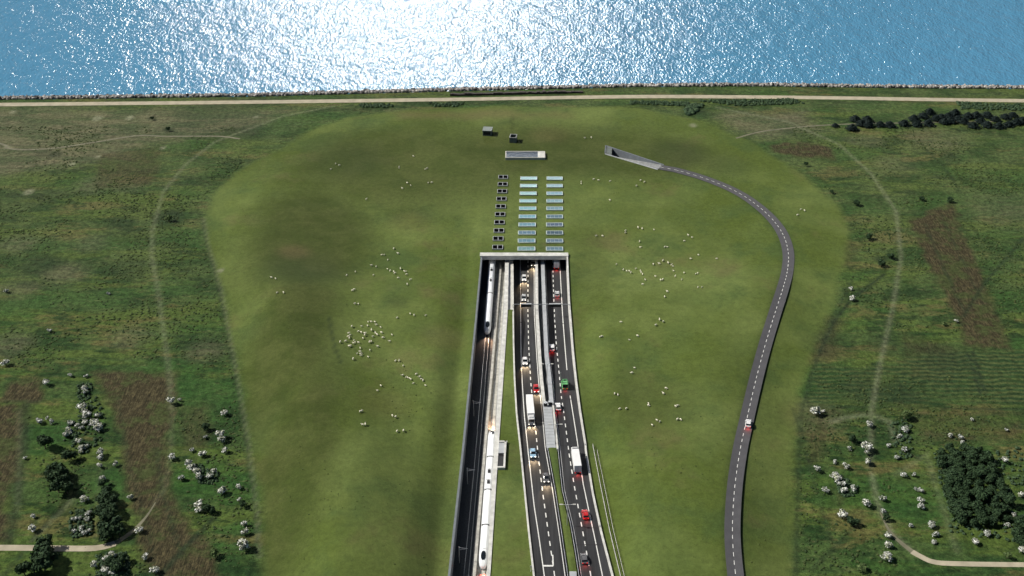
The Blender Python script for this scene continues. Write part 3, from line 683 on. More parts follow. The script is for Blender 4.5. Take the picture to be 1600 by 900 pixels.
# ------------------------------------------------------------------ roof hatches, skylights, roof grille, vent boxes
def frame_box(w_, d_, t, z0, z1):
    mb = MB(); mb.box(-w_/2, w_/2, -d_/2, -d_/2+t, z0, z1); mb.box(-w_/2, w_/2, d_/2-t, d_/2, z0, z1)
    mb.box(-w_/2, -w_/2+t, -d_/2+t, d_/2-t, z0, z1); mb.box(w_/2-t, w_/2, -d_/2+t, d_/2-t, z0, z1); return mb
ORD = ['first', 'second', 'third', 'fourth', 'fifth', 'sixth', 'seventh', 'eighth', 'ninth', 'tenth']
HT = [(786.2, 276), (785.4, 287.2), (784.6, 298.8), (783.4, 310.7), (782.3, 322.5), (781.3, 334.8), (780.2, 347.3), (779.4, 360.3), (778.3, 372.8), (777.5, 386.3)]
hp = None
for i, (a, b) in enumerate(HT):
    x, y, _ = P(a, b, .4)
    if hp is None:
        hp = empty('roof_hatch'); mb = frame_box(5.0, 3.9, .24, -.2, .6); mb.box(-.14, .14, -1.7, 1.7, -.2, .6); mb.build('frame', M['grey_concrete'], hp)
        for s in (-1, 1):
            mb = MB(); mb.box(s*1.2-1.05, s*1.2+1.05, -1.70, 1.70, .2, .45); mb.build('grate', M['pit'], hp)
        hpk = kids(hp); o = hp
    else: o = copy_tree(hp, hpk)
    o.location = (x, y, hz(x, y)); tag(o, f'twin black opening hatch, {ORD[9-i]} in its row counted from the tunnel mouth', 'roof hatch', 'twin black hatches over the railway')
sky_cols = [((.40, .62, .66), (.10, .18, .24))]
def skylight(a, b, wpx, k, col, lb):
    x, y, _ = P(a, b, .3); s = wpx/((b+700)*math.cos(TH)/HC)
    r = empty('skylight', (x, y, hz(x, y))); tag(r, lb, 'skylight', 'skylight panels over the road tunnels')
    fb = frame_box(s, 3.7, .38, -.2, .55)
    for j in range(1, 4): xx = -s/2+s*j/4; fb.box(xx-.05, xx+.05, -1.47, 1.47, .45, .49)
    fb.build('frame', M['frame'], r)
    m = mat('skylight_glass', col, .5, var=.10, scale=.5, spec=.05)
    mb = MB(); mb.box(-s/2+.38, s/2-.38, -1.47, 1.47, .1, .45); p_ = mb.build('pane', m, r)
M['frame'] = mat('pale_frame', (.42, .50, .50), .5, var=.08)
SY = [278.7, 290.4, 302.5, 314.3, 326, 338.7, 351.3, 364, 376.5, 389]
gl = [(.36, .56, .58), (.36, .57, .60), (.32, .52, .55), (.28, .48, .52), (.22, .42, .48), (.17, .34, .42), (.13, .26, .33), (.09, .17, .24), (.11, .22, .28), (.14, .27, .29)]  # sky reflections painted in as pane colours, paler towards the sea
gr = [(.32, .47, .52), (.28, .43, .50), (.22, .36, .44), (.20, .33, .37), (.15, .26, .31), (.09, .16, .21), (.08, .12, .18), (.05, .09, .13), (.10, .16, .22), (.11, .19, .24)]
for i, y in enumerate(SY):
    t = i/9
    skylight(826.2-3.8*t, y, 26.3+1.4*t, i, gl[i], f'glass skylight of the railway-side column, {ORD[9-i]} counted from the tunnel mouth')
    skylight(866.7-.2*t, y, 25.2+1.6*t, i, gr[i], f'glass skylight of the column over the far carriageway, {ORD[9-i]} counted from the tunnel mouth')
# large grille
x0, y0, _ = P(789, 249.5); x1, y1, _ = P(852, 238, .5); xc = (x0+x1)/2; yc = (y0+y1)/2; W_, D_ = 62/((244+700)*math.cos(TH)/HC), y1-y0
g_ = empty('roof_grille', (xc, yc, hz(xc, yc))); tag(g_, 'long low grey grille box with a white end beyond the skylights', 'grille')
frame_box(W_, D_, .5, -.3, 1.3).build('frame', M['concrete'], g_)
mb = MB(); mb.box(-W_/2+.5, W_/2-3.9, -D_/2+.5, D_/2-.5, .2, .7); mb.build('grille_bed', M['slat1'] if 'slat1' in M else mat('blue_grey_steel', (.10, .13, .17), .5, var=.2, scale=.8), g_)
mb = MB()
n = 34
for k in range(n): xx = -W_/2+.6+(W_-4.7)*k/(n-1); mb.box(xx-.08, xx+.08, -D_/2+.5, D_/2-.5, .7, 1.0)
for k in range(1, 5): yy = -D_/2+.5+(D_-1)*k/5; mb.box(-W_/2+.5, W_/2-3.9, yy-.1, yy+.1, .7, 1.06)
mb.build('slat', mat('grille_slats', (.20, .25, .31), .45, metal=.3), g_)
mb = MB(); mb.box(W_/2-3.9, W_/2-.5, -D_/2+.5, D_/2-.5, .2, 1.25); mb.build('end_slab', M['white_concrete'], g_)
# vent boxes
def vent(a, b, w_, d_, h_, lb, open_):
    x, y, _ = P(a, b+2); r = empty('vent_house', (x, y, hz(x, y)), -.12); tag(r, lb, 'vent building')
    if not open_:
        mb = MB(); mb.box(-w_/2, w_/2, -d_/2, d_/2, -.5, h_); mb.build('body', M['box'], r, bevel=.08)
        mb = MB(); mb.box(-w_/2-.15, w_/2+.15, -d_/2-.15, d_/2+.15, h_, h_+.3); mb.build('roof', mat('grey_roof', (.22, .25, .24), .8), r)
        mb = MB(); mb.box(-w_/2+.6, w_/2-.6, -d_/2-.05, -d_/2+.02, .5, h_-.5); mb.build('louvre', M['dark'], r)
    else:
        frame_box(w_, d_, .45, -.5, h_).build('body', M['box'], r)
        frame_box(w_+.2, d_+.2, .5, h_, h_+.15).build('coping', mat('grey_cope', (.24, .25, .24), .8), r)
        mb = MB(); mb.box(-w_/2+.45, w_/2-.45, -d_/2+.45, d_/2-.45, -.2, 1.2); mb.build('shaft_dark_fill', M['black'], r)  # flat black block stands in for the unlit depth of the shaft
vent(762, 208, 5.0, 5.4, 2.8, 'closed square dark grey vent building standing on the lawn towards the sea', False)
vent(802, 218.5, 3.8, 5.0, 3.0, 'open topped dark vent shaft between the closed building and the grille', True)

# pit beside the railway
pw4 = [P(778.5, 692), P(790.5, 689.5), P(788.5, 731), P(776, 733)]
x0 = L_RR(YP(733)); y0 = YP(732); y1 = YP(692); xr = P(789.5, 712)[0]
pr = empty('service_shaft', (0, 0, 0)); tag(pr, 'white walled open service shaft attached to the railway wall', 'service shaft')
mb = MB(); mb.sweep([y0, y1], lambda Y: xr-.7+(Y-y0)*.03, lambda Y: xr+(Y-y0)*.03, -.5, 1.1); mb.build('outer_wall', M['white_concrete'], pr)
mb = MB(); mb.sweep([y0-.8, y0], lambda Y: L_RR(y0)+.02, lambda Y: xr, -.5, 1.1); mb.build('end_wall', M['white_concrete'], pr); mb = MB(); mb.sweep([y1-.7, y1], lambda Y: L_RR(y1)+.02, lambda Y: xr+.7, -.5, 1.1); mb.build('end_wall', M['white_concrete'], pr)
ym = y0+(y1-y0)*.55
mb = MB(); mb.sweep([ym, y1-.7], lambda Y: L_RR(Y)+.02, lambda Y: xr-.68+(Y-y0)*.03, .3, .6); mb.build('roof_slab', M['grey_concrete'], pr)
mb = MB(); mb.sweep([y0, ym], lambda Y: L_RR(Y)+.02, lambda Y: xr-.68+(Y-y0)*.03, .13, .2); mb.build('shaft_dark_fill', M['black'], pr)  # black slab painted for the unlit inside of the pit

# access ramp
def lerp(a, b, t): return (a[0]+(b[0]-a[0])*t, a[1]+(b[1]-a[1])*t)
def rz_(t): return -5.2*(1-t)**1.0
rp = MB(); n = 24; tops = []
for i in range(n+1):
    t = i/n; a = lerp(RA[0], RA[1], t); b = lerp(RA[3], RA[2], t); z = rz_(t)+hz(*RA[1])*t+.10
    rp.v += [(a[0], a[1], z), (b[0], b[1], z)]
rp.f = [(2*i, 2*i+1, 2*i+3, 2*i+2) for i in range(n)]
tag(rp.build('ramp_surface', mat('worn_ramp', (.24, .25, .25), .85, var=.3, scale=.8)), kind='structure')
def rwall(A, B, side, lb, m, h=.7):
    d = Vector((B[0]-A[0], B[1]-A[1], 0)).normalized(); nn = Vector((-d.y, d.x, 0))*side
    mb = MB(); secs = []
    for i in range(n+1):
        t = i/n; p = Vector((*lerp(A, B, t), 0)); q2 = p+nn*.55; zt = hz(q2.x, q2.y)+h*(1-t*.6)
        secs.append([(p.x, p.y, -6), (q2.x, q2.y, -6), (q2.x, q2.y, zt), (p.x, p.y, zt)])
    mb.loft(secs); o = mb.build('ramp_wall', m); tag(o, lb, 'wall', 'side walls of the access ramp')
rwall(RA[0], RA[1], 1, 'grey seaward wall of the ramp at the head of the access road', M['wallface'])
rwall(RA[3], RA[2], -1, 'pale landward wall of the ramp at the head of the access road', M['grey_concrete'], .35)
mp_ = empty('ramp_portal', (RA[0][0], RA[0][1], 0)); tag(mp_, 'small dark tunnel mouth at the lower end of the access ramp', 'tunnel portal')
a0 = Vector((*RA[0], 0)); b0 = Vector((*RA[3], 0)); dd = (Vector((*RA[1], 0))-a0).normalized()
def obox(mb, p, q, r0, r1, z0, z1):
    mb.loft([[tuple(p+dd*r0+Vector((0, 0, z0))), tuple(p+dd*r1+Vector((0, 0, z0))), tuple(p+dd*r1+Vector((0, 0, z1))), tuple(p+dd*r0+Vector((0, 0, z1)))],
             [tuple(q+dd*r0+Vector((0, 0, z0))), tuple(q+dd*r1+Vector((0, 0, z0))), tuple(q+dd*r1+Vector((0, 0, z1))), tuple(q+dd*r0+Vector((0, 0, z1)))]])
mb = MB(); obox(mb, a0, b0, -.6, 0, -6, .9+hz(*RA[0])); part(mb, 'headwall', M['wallface'], mp_)
mb = MB(); obox(mb, a0.lerp(b0, .04), a0.lerp(b0, .96), .0, 4.0, -.6, .35); part(mb, 'roof_slab', M['box'], mp_)
mb = MB(); obox(mb, a0.lerp(b0, .05), a0.lerp(b0, .95), .02, .3, -6, -.6); part(mb, 'dark_opening', M['black'], mp_)

# ------------------------------------------------------------------ sea wall, rocks
mb = MB()
for k in range(46):
    a = 706+k*4.5; yb = 149.5-(a-706)*.022+random.uniform(-.3, .3); p = P(a, yb); mb.box(p[0]-1.0, p[0]+.9, p[1]-.7, p[1]+.7+random.random(), -.3, .9+random.random()*.7)
o = mb.build('sea_defence', M['planks']); tag(o, 'long dark timber sea defence between the rocks and the coast path', 'sea defence')
rk = MB(); ico = bmesh.new(); bmesh.ops.create_icosphere(ico, subdivisions=1, radius=1); iv = [v.co.copy() for v in ico.verts]; ifc = [tuple(v.index for v in f.verts) for f in ico.faces]; ico.free()
for k in range(7600):
    x = random.uniform(-420, 420); t = random.random(); y = float(shore_y(x))-4.2+t*8.2; s = random.uniform(.45, 1.3)
    z = .2-1.9*sst(t)+random.uniform(-.1, .5)
    R_ = Matrix.Rotation(random.random()*6.3, 3, random.choice('XYZ')) @ Matrix.Diagonal((random.uniform(.7, 1.2), random.uniform(.7, 1.2), random.uniform(.5, .9)))
    rk.add([Vector((x, y, z))+(R_ @ (v*s*random.uniform(.8, 1.15))) for v in iv], ifc)
me = bpy.data.meshes.new('shore_rocks'); me.from_pydata(rk.v, [], rk.f); me.update()
M['rock'] = foliage('shore_rock', (.03, .03, .034), (.55, .52, .48)); me.materials.append(M['rock'])
o = bpy.data.objects.new('shore_rocks', me); COL.objects.link(o); tag(o, 'band of tumbled grey boulders along the water edge', 'rocks', kind='stuff')

# ------------------------------------------------------------------ vehicles
def paint(name, col, rough=.3): return mat(name, col, rough, var=.03, scale=.5, coat=.5)
M['p_white'] = paint('white_paint', (.80, .80, .80)); M['p_red'] = paint('red_paint', (.55, .02, .02)); M['p_blue'] = paint('pale_blue_paint', (.35, .55, .72))
M['p_grey'] = paint('dark_grey_paint', (.13, .13, .135)); M['p_silver'] = paint('silver_paint', (.42, .43, .44)); M['p_beige'] = paint('beige_paint', (.40, .35, .29)); M['p_green'] = paint('green_paint', (.16, .50, .18))
M['trailer'] = mat('white_tarpaulin', (.82, .82, .82), .5, var=.04, scale=.4); M['trailer2'] = mat('pale_grey_box', (.62, .66, .70), .5, var=.05, scale=.4)
def sec(y, w_, z0, z1, r=.12, tw=None):
    tw = w_ if tw is None else tw
    return [(-w_+r, y, z0), (w_-r, y, z0), (w_, y, z0+r), (w_+(tw-w_)*.6, y, z1-r*1.2), (tw-r, y, z1), (-tw+r, y, z1), (-w_-(tw-w_)*.6, y, z1-r*1.2), (-w_, y, z0+r)]
def wheels(r, pts, rad=.33):
    for x, y in pts:
        mb = MB(); s = 1 if x > 0 else -1; ax = []
        for xx, rr in ((x-s*.12, rad), (x+s*.1, rad)): ax.append([(xx, y+rr*math.cos(k*math.pi/6), rad+rr*math.sin(k*math.pi/6)) for k in range(12)])
        mb.loft(ax); wv = mb.build('wheel', M['rubber'], r)
        mb = MB(); mb.loft([[(x+s*q, y+.6*rad*math.cos(k*math.pi/4), rad+.6*rad*math.sin(k*math.pi/4)) for k in range(8)] for q in (.08, .115)]); mb.build('rim', M['steel'], wv)
def beam(parent, y, z, col, watts, ang, tilt, back=False, x=0.0, spread=.9):
    l = bpy.data.lights.new('beam', 'SPOT'); l.energy = watts; l.color = col; l.spot_size = math.radians(ang); l.spot_blend = spread; l.shadow_soft_size = .15
    o = bpy.data.objects.new('rear_glow' if back else 'headlight_beam', l); COL.objects.link(o); o.parent = parent; o.location = (x, y, z)
    d = Vector((0, -1 if back else 1, -math.tan(math.radians(tilt)))); o.rotation_euler = (-d).to_track_quat('Z', 'Y').to_euler()
WARM = (1, .72, .42)
def lights(r, yf, yb, w_, zf, zb, front, rear, k=1.0):
    for s in (-1, 1):
        mb = MB(); mb.box(s*w_-.2, s*w_+.2, yf-.12, yf+.05, zf-.12, zf+.1); mb.build('headlight', M['lamp'] if front else M['steel'], r)
        mb = MB(); mb.box(s*w_-.16, s*w_+.16, yb-.04, yb+.04, zb-.12, zb+.12); mb.build('tail_light', M['tail'] if rear else M['tail_off'], r)
        if front: beam(r, yf+.15, .9, WARM, 3300*k, 60, 13, x=s*w_)
    if rear: beam(r, yb-.25, 1.0, (1, .03, .02), 280*k, 140, 50, back=True)
def car(px, py, head, m, lb, front=True, rear=None, kind='hatch', zf=None, line=None, group='cars on the motorway', cat='car', fl=1.0):
    z = road_z if zf is None else zf
    rear = (not front) if rear is None else rear
    x, y, zz = P(px, py, (lambda a, b: z(a, b)))
    zr = zz
    r = empty('car' if kind != 'van' else 'van', (x, y, zr+.02), head); tag(r, lb, cat, group)
    W2 = 1.0
    tall = kind == 'van'; zt = .95 if not tall else 1.2; roof = 1.48 if not tall else 2.7; W2 = 1.0 if not tall else 1.15
    L0, L1 = (-2.25, 2.25) if not tall else (-2.7, 2.6)
    mb = MB(); mb.loft([sec(L0, W2*.84, .35, zt-.15), sec(L0+.15, W2*.95, .25, zt), sec(L0+1.0, W2, .22, zt+.02), sec(0, W2, .22, zt), sec(L1-1.1, W2, .22, zt-.06), sec(L1-.3, W2*.94, .24, zt-.2), sec(L1, W2*.78, .32, zt-.33)])
    mb.build('body', m, r, smooth=False)
    a, b = (L0+.35, L1-1.25) if not tall else (L0+.1, L1-.9)
    mb = MB(); mb.loft([sec(a, W2*.86, zt-.05, zt+.05, .04, W2*.8), sec(a+.45 if not tall else a+.1, W2*.88, zt-.05, roof-.03, .06, W2*.74), sec(b-.85 if not tall else b-.9, W2*.88, zt-.05, roof-.03, .06, W2*.74), sec(b, W2*.86, zt-.05, zt+.05, .04, W2*.8)])
    mb.build('window', M['glass'], r)
    mb = MB(); ra, rb = (a+.4, b-.8) if not tall else (a+.05, b-.85)
    mb.loft([sec(ra, W2*.70, roof-.06, roof, .02), sec((ra+rb)/2, W2*.74, roof-.06, roof+.05, .03), sec(rb, W2*.72, roof-.06, roof, .02)]); mb.build('roof', m, r)
    if tall:
        for s in (-1, 1): mb = MB(); mb.loft([sec(a+.1, .03, zt, roof-.1, .01), sec(b-1.6, .03, zt, roof-.1, .01)]); mb.v = [(q[0]+s*W2*.86, q[1], q[2]) for q in mb.v]; mb.build('side_panel', m, r)
        mb = MB(); mb.box(-.6, .6, rb-1.2, rb-.35, roof+.02, roof+.07); mb.build('roof_hatch', M['glass'], r)
    for s in (-1, 1): mb = MB(); mb.box(s*(W2+.1)-.1, s*(W2+.1)+.1, b-.55, b-.35, zt, zt+.18); mb.build('mirror', m, r)
    wheels(r, [(s*(W2-.12), yy) for s in (-1, 1) for yy in (L0+.85, L1-.85)])
    lights(r, L1-.05, L0+.02, .68, .68, .8, front, rear, fl)
    r.scale = (1.08, 1.05, 1.05)
    return r
def truck(px, py, head, lb, box, cabm, L=13.5, W2=1.3, front=False, rear=False, z=None):
    x, y, zz = P(px, py, lambda a, b: road_z(a, b)); r = empty('truck', (x, y, zz+.02), head); tag(r, lb, 'truck', 'trucks on the motorway')
    yc = L/2+1.6
    mb = MB(); mb.box(-W2, W2, -L/2, L/2, 1.05, 4.0); mb.build('cargo_box', box, r, bevel=.07)
    mb = MB(); mb.box(-W2+.05, W2-.05, -L/2-.03, -L/2+.06, 1.1, 3.95); dr = mb.build('rear_door', M['trailer2'], r)
    mb = MB(); mb.box(-.02, .02, -L/2-.06, -L/2-.02, 1.15, 3.9); mb.build('door_seam', M['rubber'], dr)
    mb = MB(); mb.box(-.6, .6, -L/2+.4, L/2+2.4, .7, 1.04); mb.build('chassis', M['black'], r)
    mb = MB(); mb.loft([sec(L/2+.55, W2*.93, .6, 3.3, .15), sec(L/2+1.6, W2*.95, .5, 3.35, .15), sec(L/2+2.35, W2*.95, .45, 2.9, .15, W2*.9), sec(L/2+2.6, W2*.93, .45, 1.9, .15)]); mb.build('cab', cabm, r)
    mb = MB(); mb.loft([sec(L/2+2.36, W2*.84, 1.95, 2.95, .05, W2*.82), sec(L/2+2.66, W2*.84, 1.9, 2.0, .04, W2*.84)]); mb.build('windscreen', M['glass'], r)
    mb = MB(); mb.loft([sec(L/2+.75, W2*.8, 3.3, 3.9, .08), sec(L/2+1.7, W2*.75, 3.3, 3.5, .08)]); mb.build('wind_deflector', cabm, r)
    for s in (-1, 1): mb = MB(); mb.box(s*(W2+.12)-.1, s*(W2+.12)+.1, L/2+2.1, L/2+2.3, 1.9, 2.5); mb.build('mirror', M['black'], r)
    wheels(r, [(s*(W2-.2), yy) for s in (-1, 1) for yy in (-L/2+1.2, -L/2+2.4, L/2-.4, L/2+1.8)], .5)
    lights(r, L/2+2.55, -L/2+.0, .9, .8, .85, front, rear, 1.6)
    return r
PI = math.pi
def hd(line, py, down):
    y = YP(py); d = line(y+8)-line(y-8); a = -math.atan2(d, 16); return a+(PI if down else 0)
car(819, 436, hd(L_D1, 436, 1), M['p_white'], 'white car with lit headlights nearest the tunnel mouth on the left carriageway')
car(818.5, 467, hd(L_D1, 467, 1), M['p_silver'], 'silver car with lit headlights just behind the gantry')
car(833, 413, hd(L_D1, 413, 1), M['p_beige'], 'beige car half hidden in the shade of the tunnel mouth')
car(820.3, 566, hd(L_D1, 566, 1), M['p_white'], 'white car with lit headlights alone on the middle of the left carriageway')
car(837.8, 609, hd(L_D1, 609, 1), M['p_red'], 'red car overtaking the white truck on the left carriageway')
car(832.8, 710, hd(L_D1, 709, 1), M['p_blue'], 'pale blue car ahead of the white truck on the left carriageway')
car(853, 748.5, hd(L_D1, 748, 1), M['p_grey'], 'dark grey car with lit headlights nearest the camera on the left carriageway')
truck(828.5, 644, hd(L_D1, 640, 1), 'long white truck with lit headlights driving towards the camera', M['trailer'], M['p_white'], 12.0, front=True)
truck(869.2, 414, hd(L_D2, 414, 0), 'grey box truck with red tail lights entering the tunnel mouth', M['trailer2'], M['p_white'], 9.0, rear=True)
car(870.5, 461, hd(L_D2, 461, 0), M['p_silver'], 'silver car with red tail lights just beyond the gantry', front=False)
car(862.5, 545, hd(L_D2, 545, 0), M['p_white'], 'white car with red tail lights alone beside the grey median wall', front=False)
car(882.5, 603.5, hd(L_D2, 603, 0), M['p_green'], 'bright green van on the right carriageway', front=False, kind='van', cat='van', group='vans on the motorway')
car(872, 637.5, hd(L_D2, 637, 0), M['p_white'], 'small white car behind the green van', front=False)
truck(900.5, 728, hd(L_D2, 728, 0), 'white box truck with grey rear doors driving away', M['trailer'], M['p_white'], 9.5, rear=True)
car(914.5, 806, hd(L_D2, 806, 0), M['p_red'], 'red car with red tail lights on the right carriageway', front=False)
car(912.5, 875, hd(L_D2, 875, 0), M['p_grey'], 'dark grey car with red tail lights at the near end of the right carriageway', front=False)
ax_, ay_, az_ = G(1168.5, 663)
car(1169, 663.5, -.20, M['p_white'], 'white car with red tail lights on the winding access road', front=False, zf=lambda a, b: hz(a, b)+.16, group='cars on the access road')

# ------------------------------------------------------------------ trains
M['train'] = mat('train_white', (.80, .83, .86), .3, var=.03, scale=.2, coat=.4); M['train_grey'] = mat('train_roof_grey', (.40, .43, .46), .5)
def train(line, y0, y1, n, nose0, nose1, lb, zb, lamp0, lamp1):
    r = empty('train', (line(y0), y0, zb)); tag(r, lb, 'train', 'white high speed trains in the cutting')
    sy = (y1-y0)/n
    def S_(y, k, kz=1.0): 
        c = line(y); w_ = 1.55*k; h_ = .9+2.95*kz
        return [(c-w_*.85, y, .45), (c+w_*.85, y, .45), (c+w_, y, .9), (c+w_, y, h_*.62), (c+w_*.86, y, h_*.86), (c+w_*.5, y, h_*.98), (c, y, h_), (c-w_*.5, y, h_*.98), (c-w_*.86, y, h_*.86), (c-w_, y, h_*.62), (c-w_, y, .9)]
    for i in range(n):
        a, b = y0+i*sy+.25, y0+(i+1)*sy-.25; secs = []
        NO = ((0, .34, .18), (.25, .55, .32), (1.0, .80, .50), (2.2, .93, .70), (3.8, .99, .88), (5.5, 1, 1))
        if i == 0 and nose0: secs += [S_(a+d, k, kz) for d, k, kz in NO]
        else: secs += [S_(a, .96, .97), S_(a+.3, 1)]
        ea = 6 if (i == 0 and nose0) else 1; eb = 6 if (i == n-1 and nose1) else 1
        for q in ys(a+ea, b-eb, 4): secs.append(S_(q, 1))
        if i == n-1 and nose1: secs += [S_(b-d, k, kz) for d, k, kz in NO[::-1]]
        else: secs += [S_(b-.3, 1), S_(b, .96, .97)]
        mb = MB(); mb.loft(secs); mb.v = [(q[0]-line(y0), q[1]-y0, q[2]) for q in mb.v]
        cb_ = mb.build('carriage', M['train'], r, smooth=False)
        for s in (-1, 1):
            mb = MB(); mb.sweep(ys(a+ea, b-eb, 4), lambda Y: line(Y)-line(y0)+s*1.54-.03, lambda Y: line(Y)-line(y0)+s*1.54+.03, 1.75, 2.45); mb.v = [(q[0], q[1]-y0, q[2]) for q in mb.v]; mb.build('window', M['glass'], cb_)
        mb = MB()
        for yy in (a+3, b-3): c = line(yy)-line(y0); mb.box(c-1.1, c+1.1, yy-y0-1.3, yy-y0+1.3, .02, .5)
        mb.build('bogie', M['black'], cb_)
        mb = MB(); yy = (a+b)/2; c = line(yy)-line(y0); mb.box(c-.55, c+.55, yy-y0-1.6, yy-y0+1.6, 3.75, 3.88); mb.build('air_conditioner', M['train'], cb_)
        if i < n-1:
            mb = MB(); yy = b+.25; c = line(yy)-line(y0); mb.box(c-1.25, c+1.25, yy-y0-.3, yy-y0+.3, .7, 3.6); mb.build('gangway', M['black'], r)
    for e, on in ((0, nose0), (1, nose1)):
        if not on: continue
        yb = y0+.25 if e == 0 else y1-.25; s = 1 if e == 0 else -1
        mb = MB(); secs = []
        for d, k, kz in ((1.9, .34, .66), (2.6, .60, .78), (3.4, .66, .87), (4.3, .62, .95), (5.0, .34, 1.0)):
            y = yb+s*d; c = line(y)-line(y0); h_ = .9+2.95*kz+.04; secs.append([(c-1.45*k, y-y0, h_-.5), (c+1.45*k, y-y0, h_-.5), (c+1.45*k*.8, y-y0, h_-.06), (c, y-y0, h_), (c-1.45*k*.8, y-y0, h_-.06)])
        mb.loft(secs); mb.build('windscreen', M['glass'], r)
        lampc = lamp0 if e == 0 else lamp1
        for q in (-.55, .55):
            y = yb+s*.35; c = line(y)-line(y0); mb = MB(); mb.box(c+q-.15, c+q+.15, y-y0-.15, y-y0+.15, 1.25, 1.6); mb.build('headlight' if lampc == 'w' else 'tail_light', M['lamp'] if lampc == 'w' else M['tail'], r)
        c = line(yb)-line(y0)
        l = bpy.data.lights.new('beam', 'SPOT'); l.energy = 5000 if lampc == 'w' else 5500; l.color = (1, .6, .38) if lampc == 'w' else (1, .12, .06); l.spot_size = math.radians(80); l.spot_blend = 1; l.shadow_soft_size = .3
        o = bpy.data.objects.new('headlight_beam' if lampc == 'w' else 'rear_glow', l); COL.objects.link(o); o.parent = r; o.location = (c, yb-y0-s*.6, 2.0)
        d = Vector((0, -s, -.42)); o.rotation_euler = (-d).to_track_quat('Z', 'Y').to_euler()
    for fr in (.22, .30):
        yy = y0+(y1-y0)*(1-fr if lamp1 == 'w' else fr) if False else (y0+(y1-y0)*(.55+fr-.22) if nose0 and nose1 else y0+(y1-y0)*(.34+fr-.22))
        c = line(yy)-line(y0); mb = MB(); mb.box(c-.5, c+.5, yy-y0-.9, yy-y0+.9, 3.86, 4.0); mb.tube([(c, yy-y0-.6, 4.0), (c, yy-y0+.8, 4.7), (c, yy-y0-.3, 5.2)], .06); mb.tube([(c-.8, yy-y0-.3, 5.2), (c+.8, yy-y0-.3, 5.2)], .06)
        mb.build('pantograph', M['black'], r)
YT1 = P(756, 524, FLOOR+.3)[1]
train(L_T1, YT1, YE-2, 4, True, False, 'white train with its nose out of the tunnel on the left track', FLOOR+.2, 'w', 'w')
YT2a, YT2b = P(754, 891, FLOOR+.3)[1], P(768, 674, FLOOR+1)[1]
train(L_T2, YT2a, YT2b, 4, True, True, 'white train with red tail lights on the right track beside the service shaft', FLOOR+.05, 'r', 'w')

# ------------------------------------------------------------------ gantry, lamp posts, catenary masts
yg = P(800, 475.5, 1.2)[1]; xg0, xg1 = L_LW(yg)+.1, L_RW(yg)-.2
gn = empty('sign_gantry', (0, yg, 0)); tag(gn, 'thin grey sign gantry spanning both carriageways near the tunnel mouth', 'gantry')
mb = MB(); mb.box(xg0, xg1, yg-.11, yg+.11, 1.1, 1.3); part(mb, 'beam', M['gantry'], gn)
for x in (xg0, L_ML(yg)+1.3, xg1):
    mb = MB(); mb.box(x-.15, x+.15, yg-.15, yg+.15, -.8 if x != xg1 else .6, 1.12); part(mb, 'post', M['steel'], gn)
for x0_, x1_ in ((L_S1(yg)+.1, L_S1(yg)+4.6), (L_MR(yg)+1.0, L_MR(yg)+6.2)):
    mb = MB(); mb.box(x0_, x1_, yg-.5, yg-.2, .1, 1.5); sg = part(mb, 'sign_panel', M['black'], gn)
    mb = MB(); mb.box(x0_, x1_, yg-.55, yg+.3, 1.5, 1.6); part(mb, 'sign_hood', M['grey_concrete'], gn)
def lamp(px, py, h_, arms, lb, base_z=0.0):
    x, y, _ = P(px, py, base_z+h_); r = empty('street_lamp', (x, y, base_z)); tag(r, lb, 'street lamp', 'lamp posts on the median')
    mb = MB(); mb.tube([(0, 0, 0), (0, 0, h_)], [.16, .09]); mb.build('pole', M['steel'], r)
    mb = MB(); mb.tube([(-arms[0], 0, h_+.12), (0, 0, h_), (arms[1], 0, h_+.12)], .08); mb.build('arm', M['steel'], r)
    for xx in (-arms[0], arms[1]): mb = MB(); mb.box(xx-.55, xx+.55, -.22, .22, h_+.02, h_+.2); mb.build('lamp_head', M['concrete'], r, bevel=.04)
lamp(855, 569, 9.5, (1.9, 1.9), 'double armed lamp post over the median walls', -.4)
lamp(868, 663.2, 9, (2.0, 2.0), 'double armed lamp post over the grey median paving', .05)
lamp(887, 788.5, 9, (2.2, 2.2), 'double armed lamp post over the grass median', .1)
def mast(px, py, lb, line, s, dz=6.6):
    x, y, _ = P(px, py, FLOOR+dz); xb = line(y)+s*2.6; r = empty('catenary_mast', (xb, y, FLOOR)); tag(r, lb, 'catenary mast', 'catenary masts beside the tracks')
    mb = MB(); mb.box(-.12, .12, -.12, .12, 0, dz+.8); mb.build('pole', M['steel'], r)
    mb = MB(); mb.tube([(0, 0, dz+.4), (-s*2.8, 0, dz)], .05); mb.tube([(0, 0, dz-.6), (-s*2.8, 0, dz)], .05); mb.build('arm', M['steel'], r)
mast(740, 629, 'grey overhead line mast in the shade level with the white truck', L_T1, -1)
mast(729.5, 734, 'grey overhead line mast in the shade level with the service shaft', L_T1, -1)
mast(721, 857, 'grey overhead line mast in the shade at the near end', L_T1, -1)
mast(763, 857, 'grey overhead line mast beside the tail of the near train', L_T2, 1)
mast(787, 520, 'grey overhead line mast beside the white wall before the gantry', L_T2, 1)
x, y, z = P(829.5, 893); mb = MB(); mb.tube([(0, 0, 0), (0, 0, 2.4)], .12); mb.box(-.3, .3, -.05, .05, 1.9, 2.5); o = mb.build('marker_post', M['white_concrete']); o.location = (x, y, 0); tag(o, 'small white marker post beside the left carriageway', 'post')
x, y, z = P(876, 597, rz); r = empty('cantilever_sign', (x, y, z)); tag(r, 'pale cantilever post just before the green van', 'sign post')
mb = MB(); mb.box(-.1, .1, -.1, .1, 0, 4.8); mb.build('post', M['concrete'], r); mb = MB(); mb.box(-.1, 2.6, -.12, .12, .35, .6); mb.build('arm', M['concrete'], r)

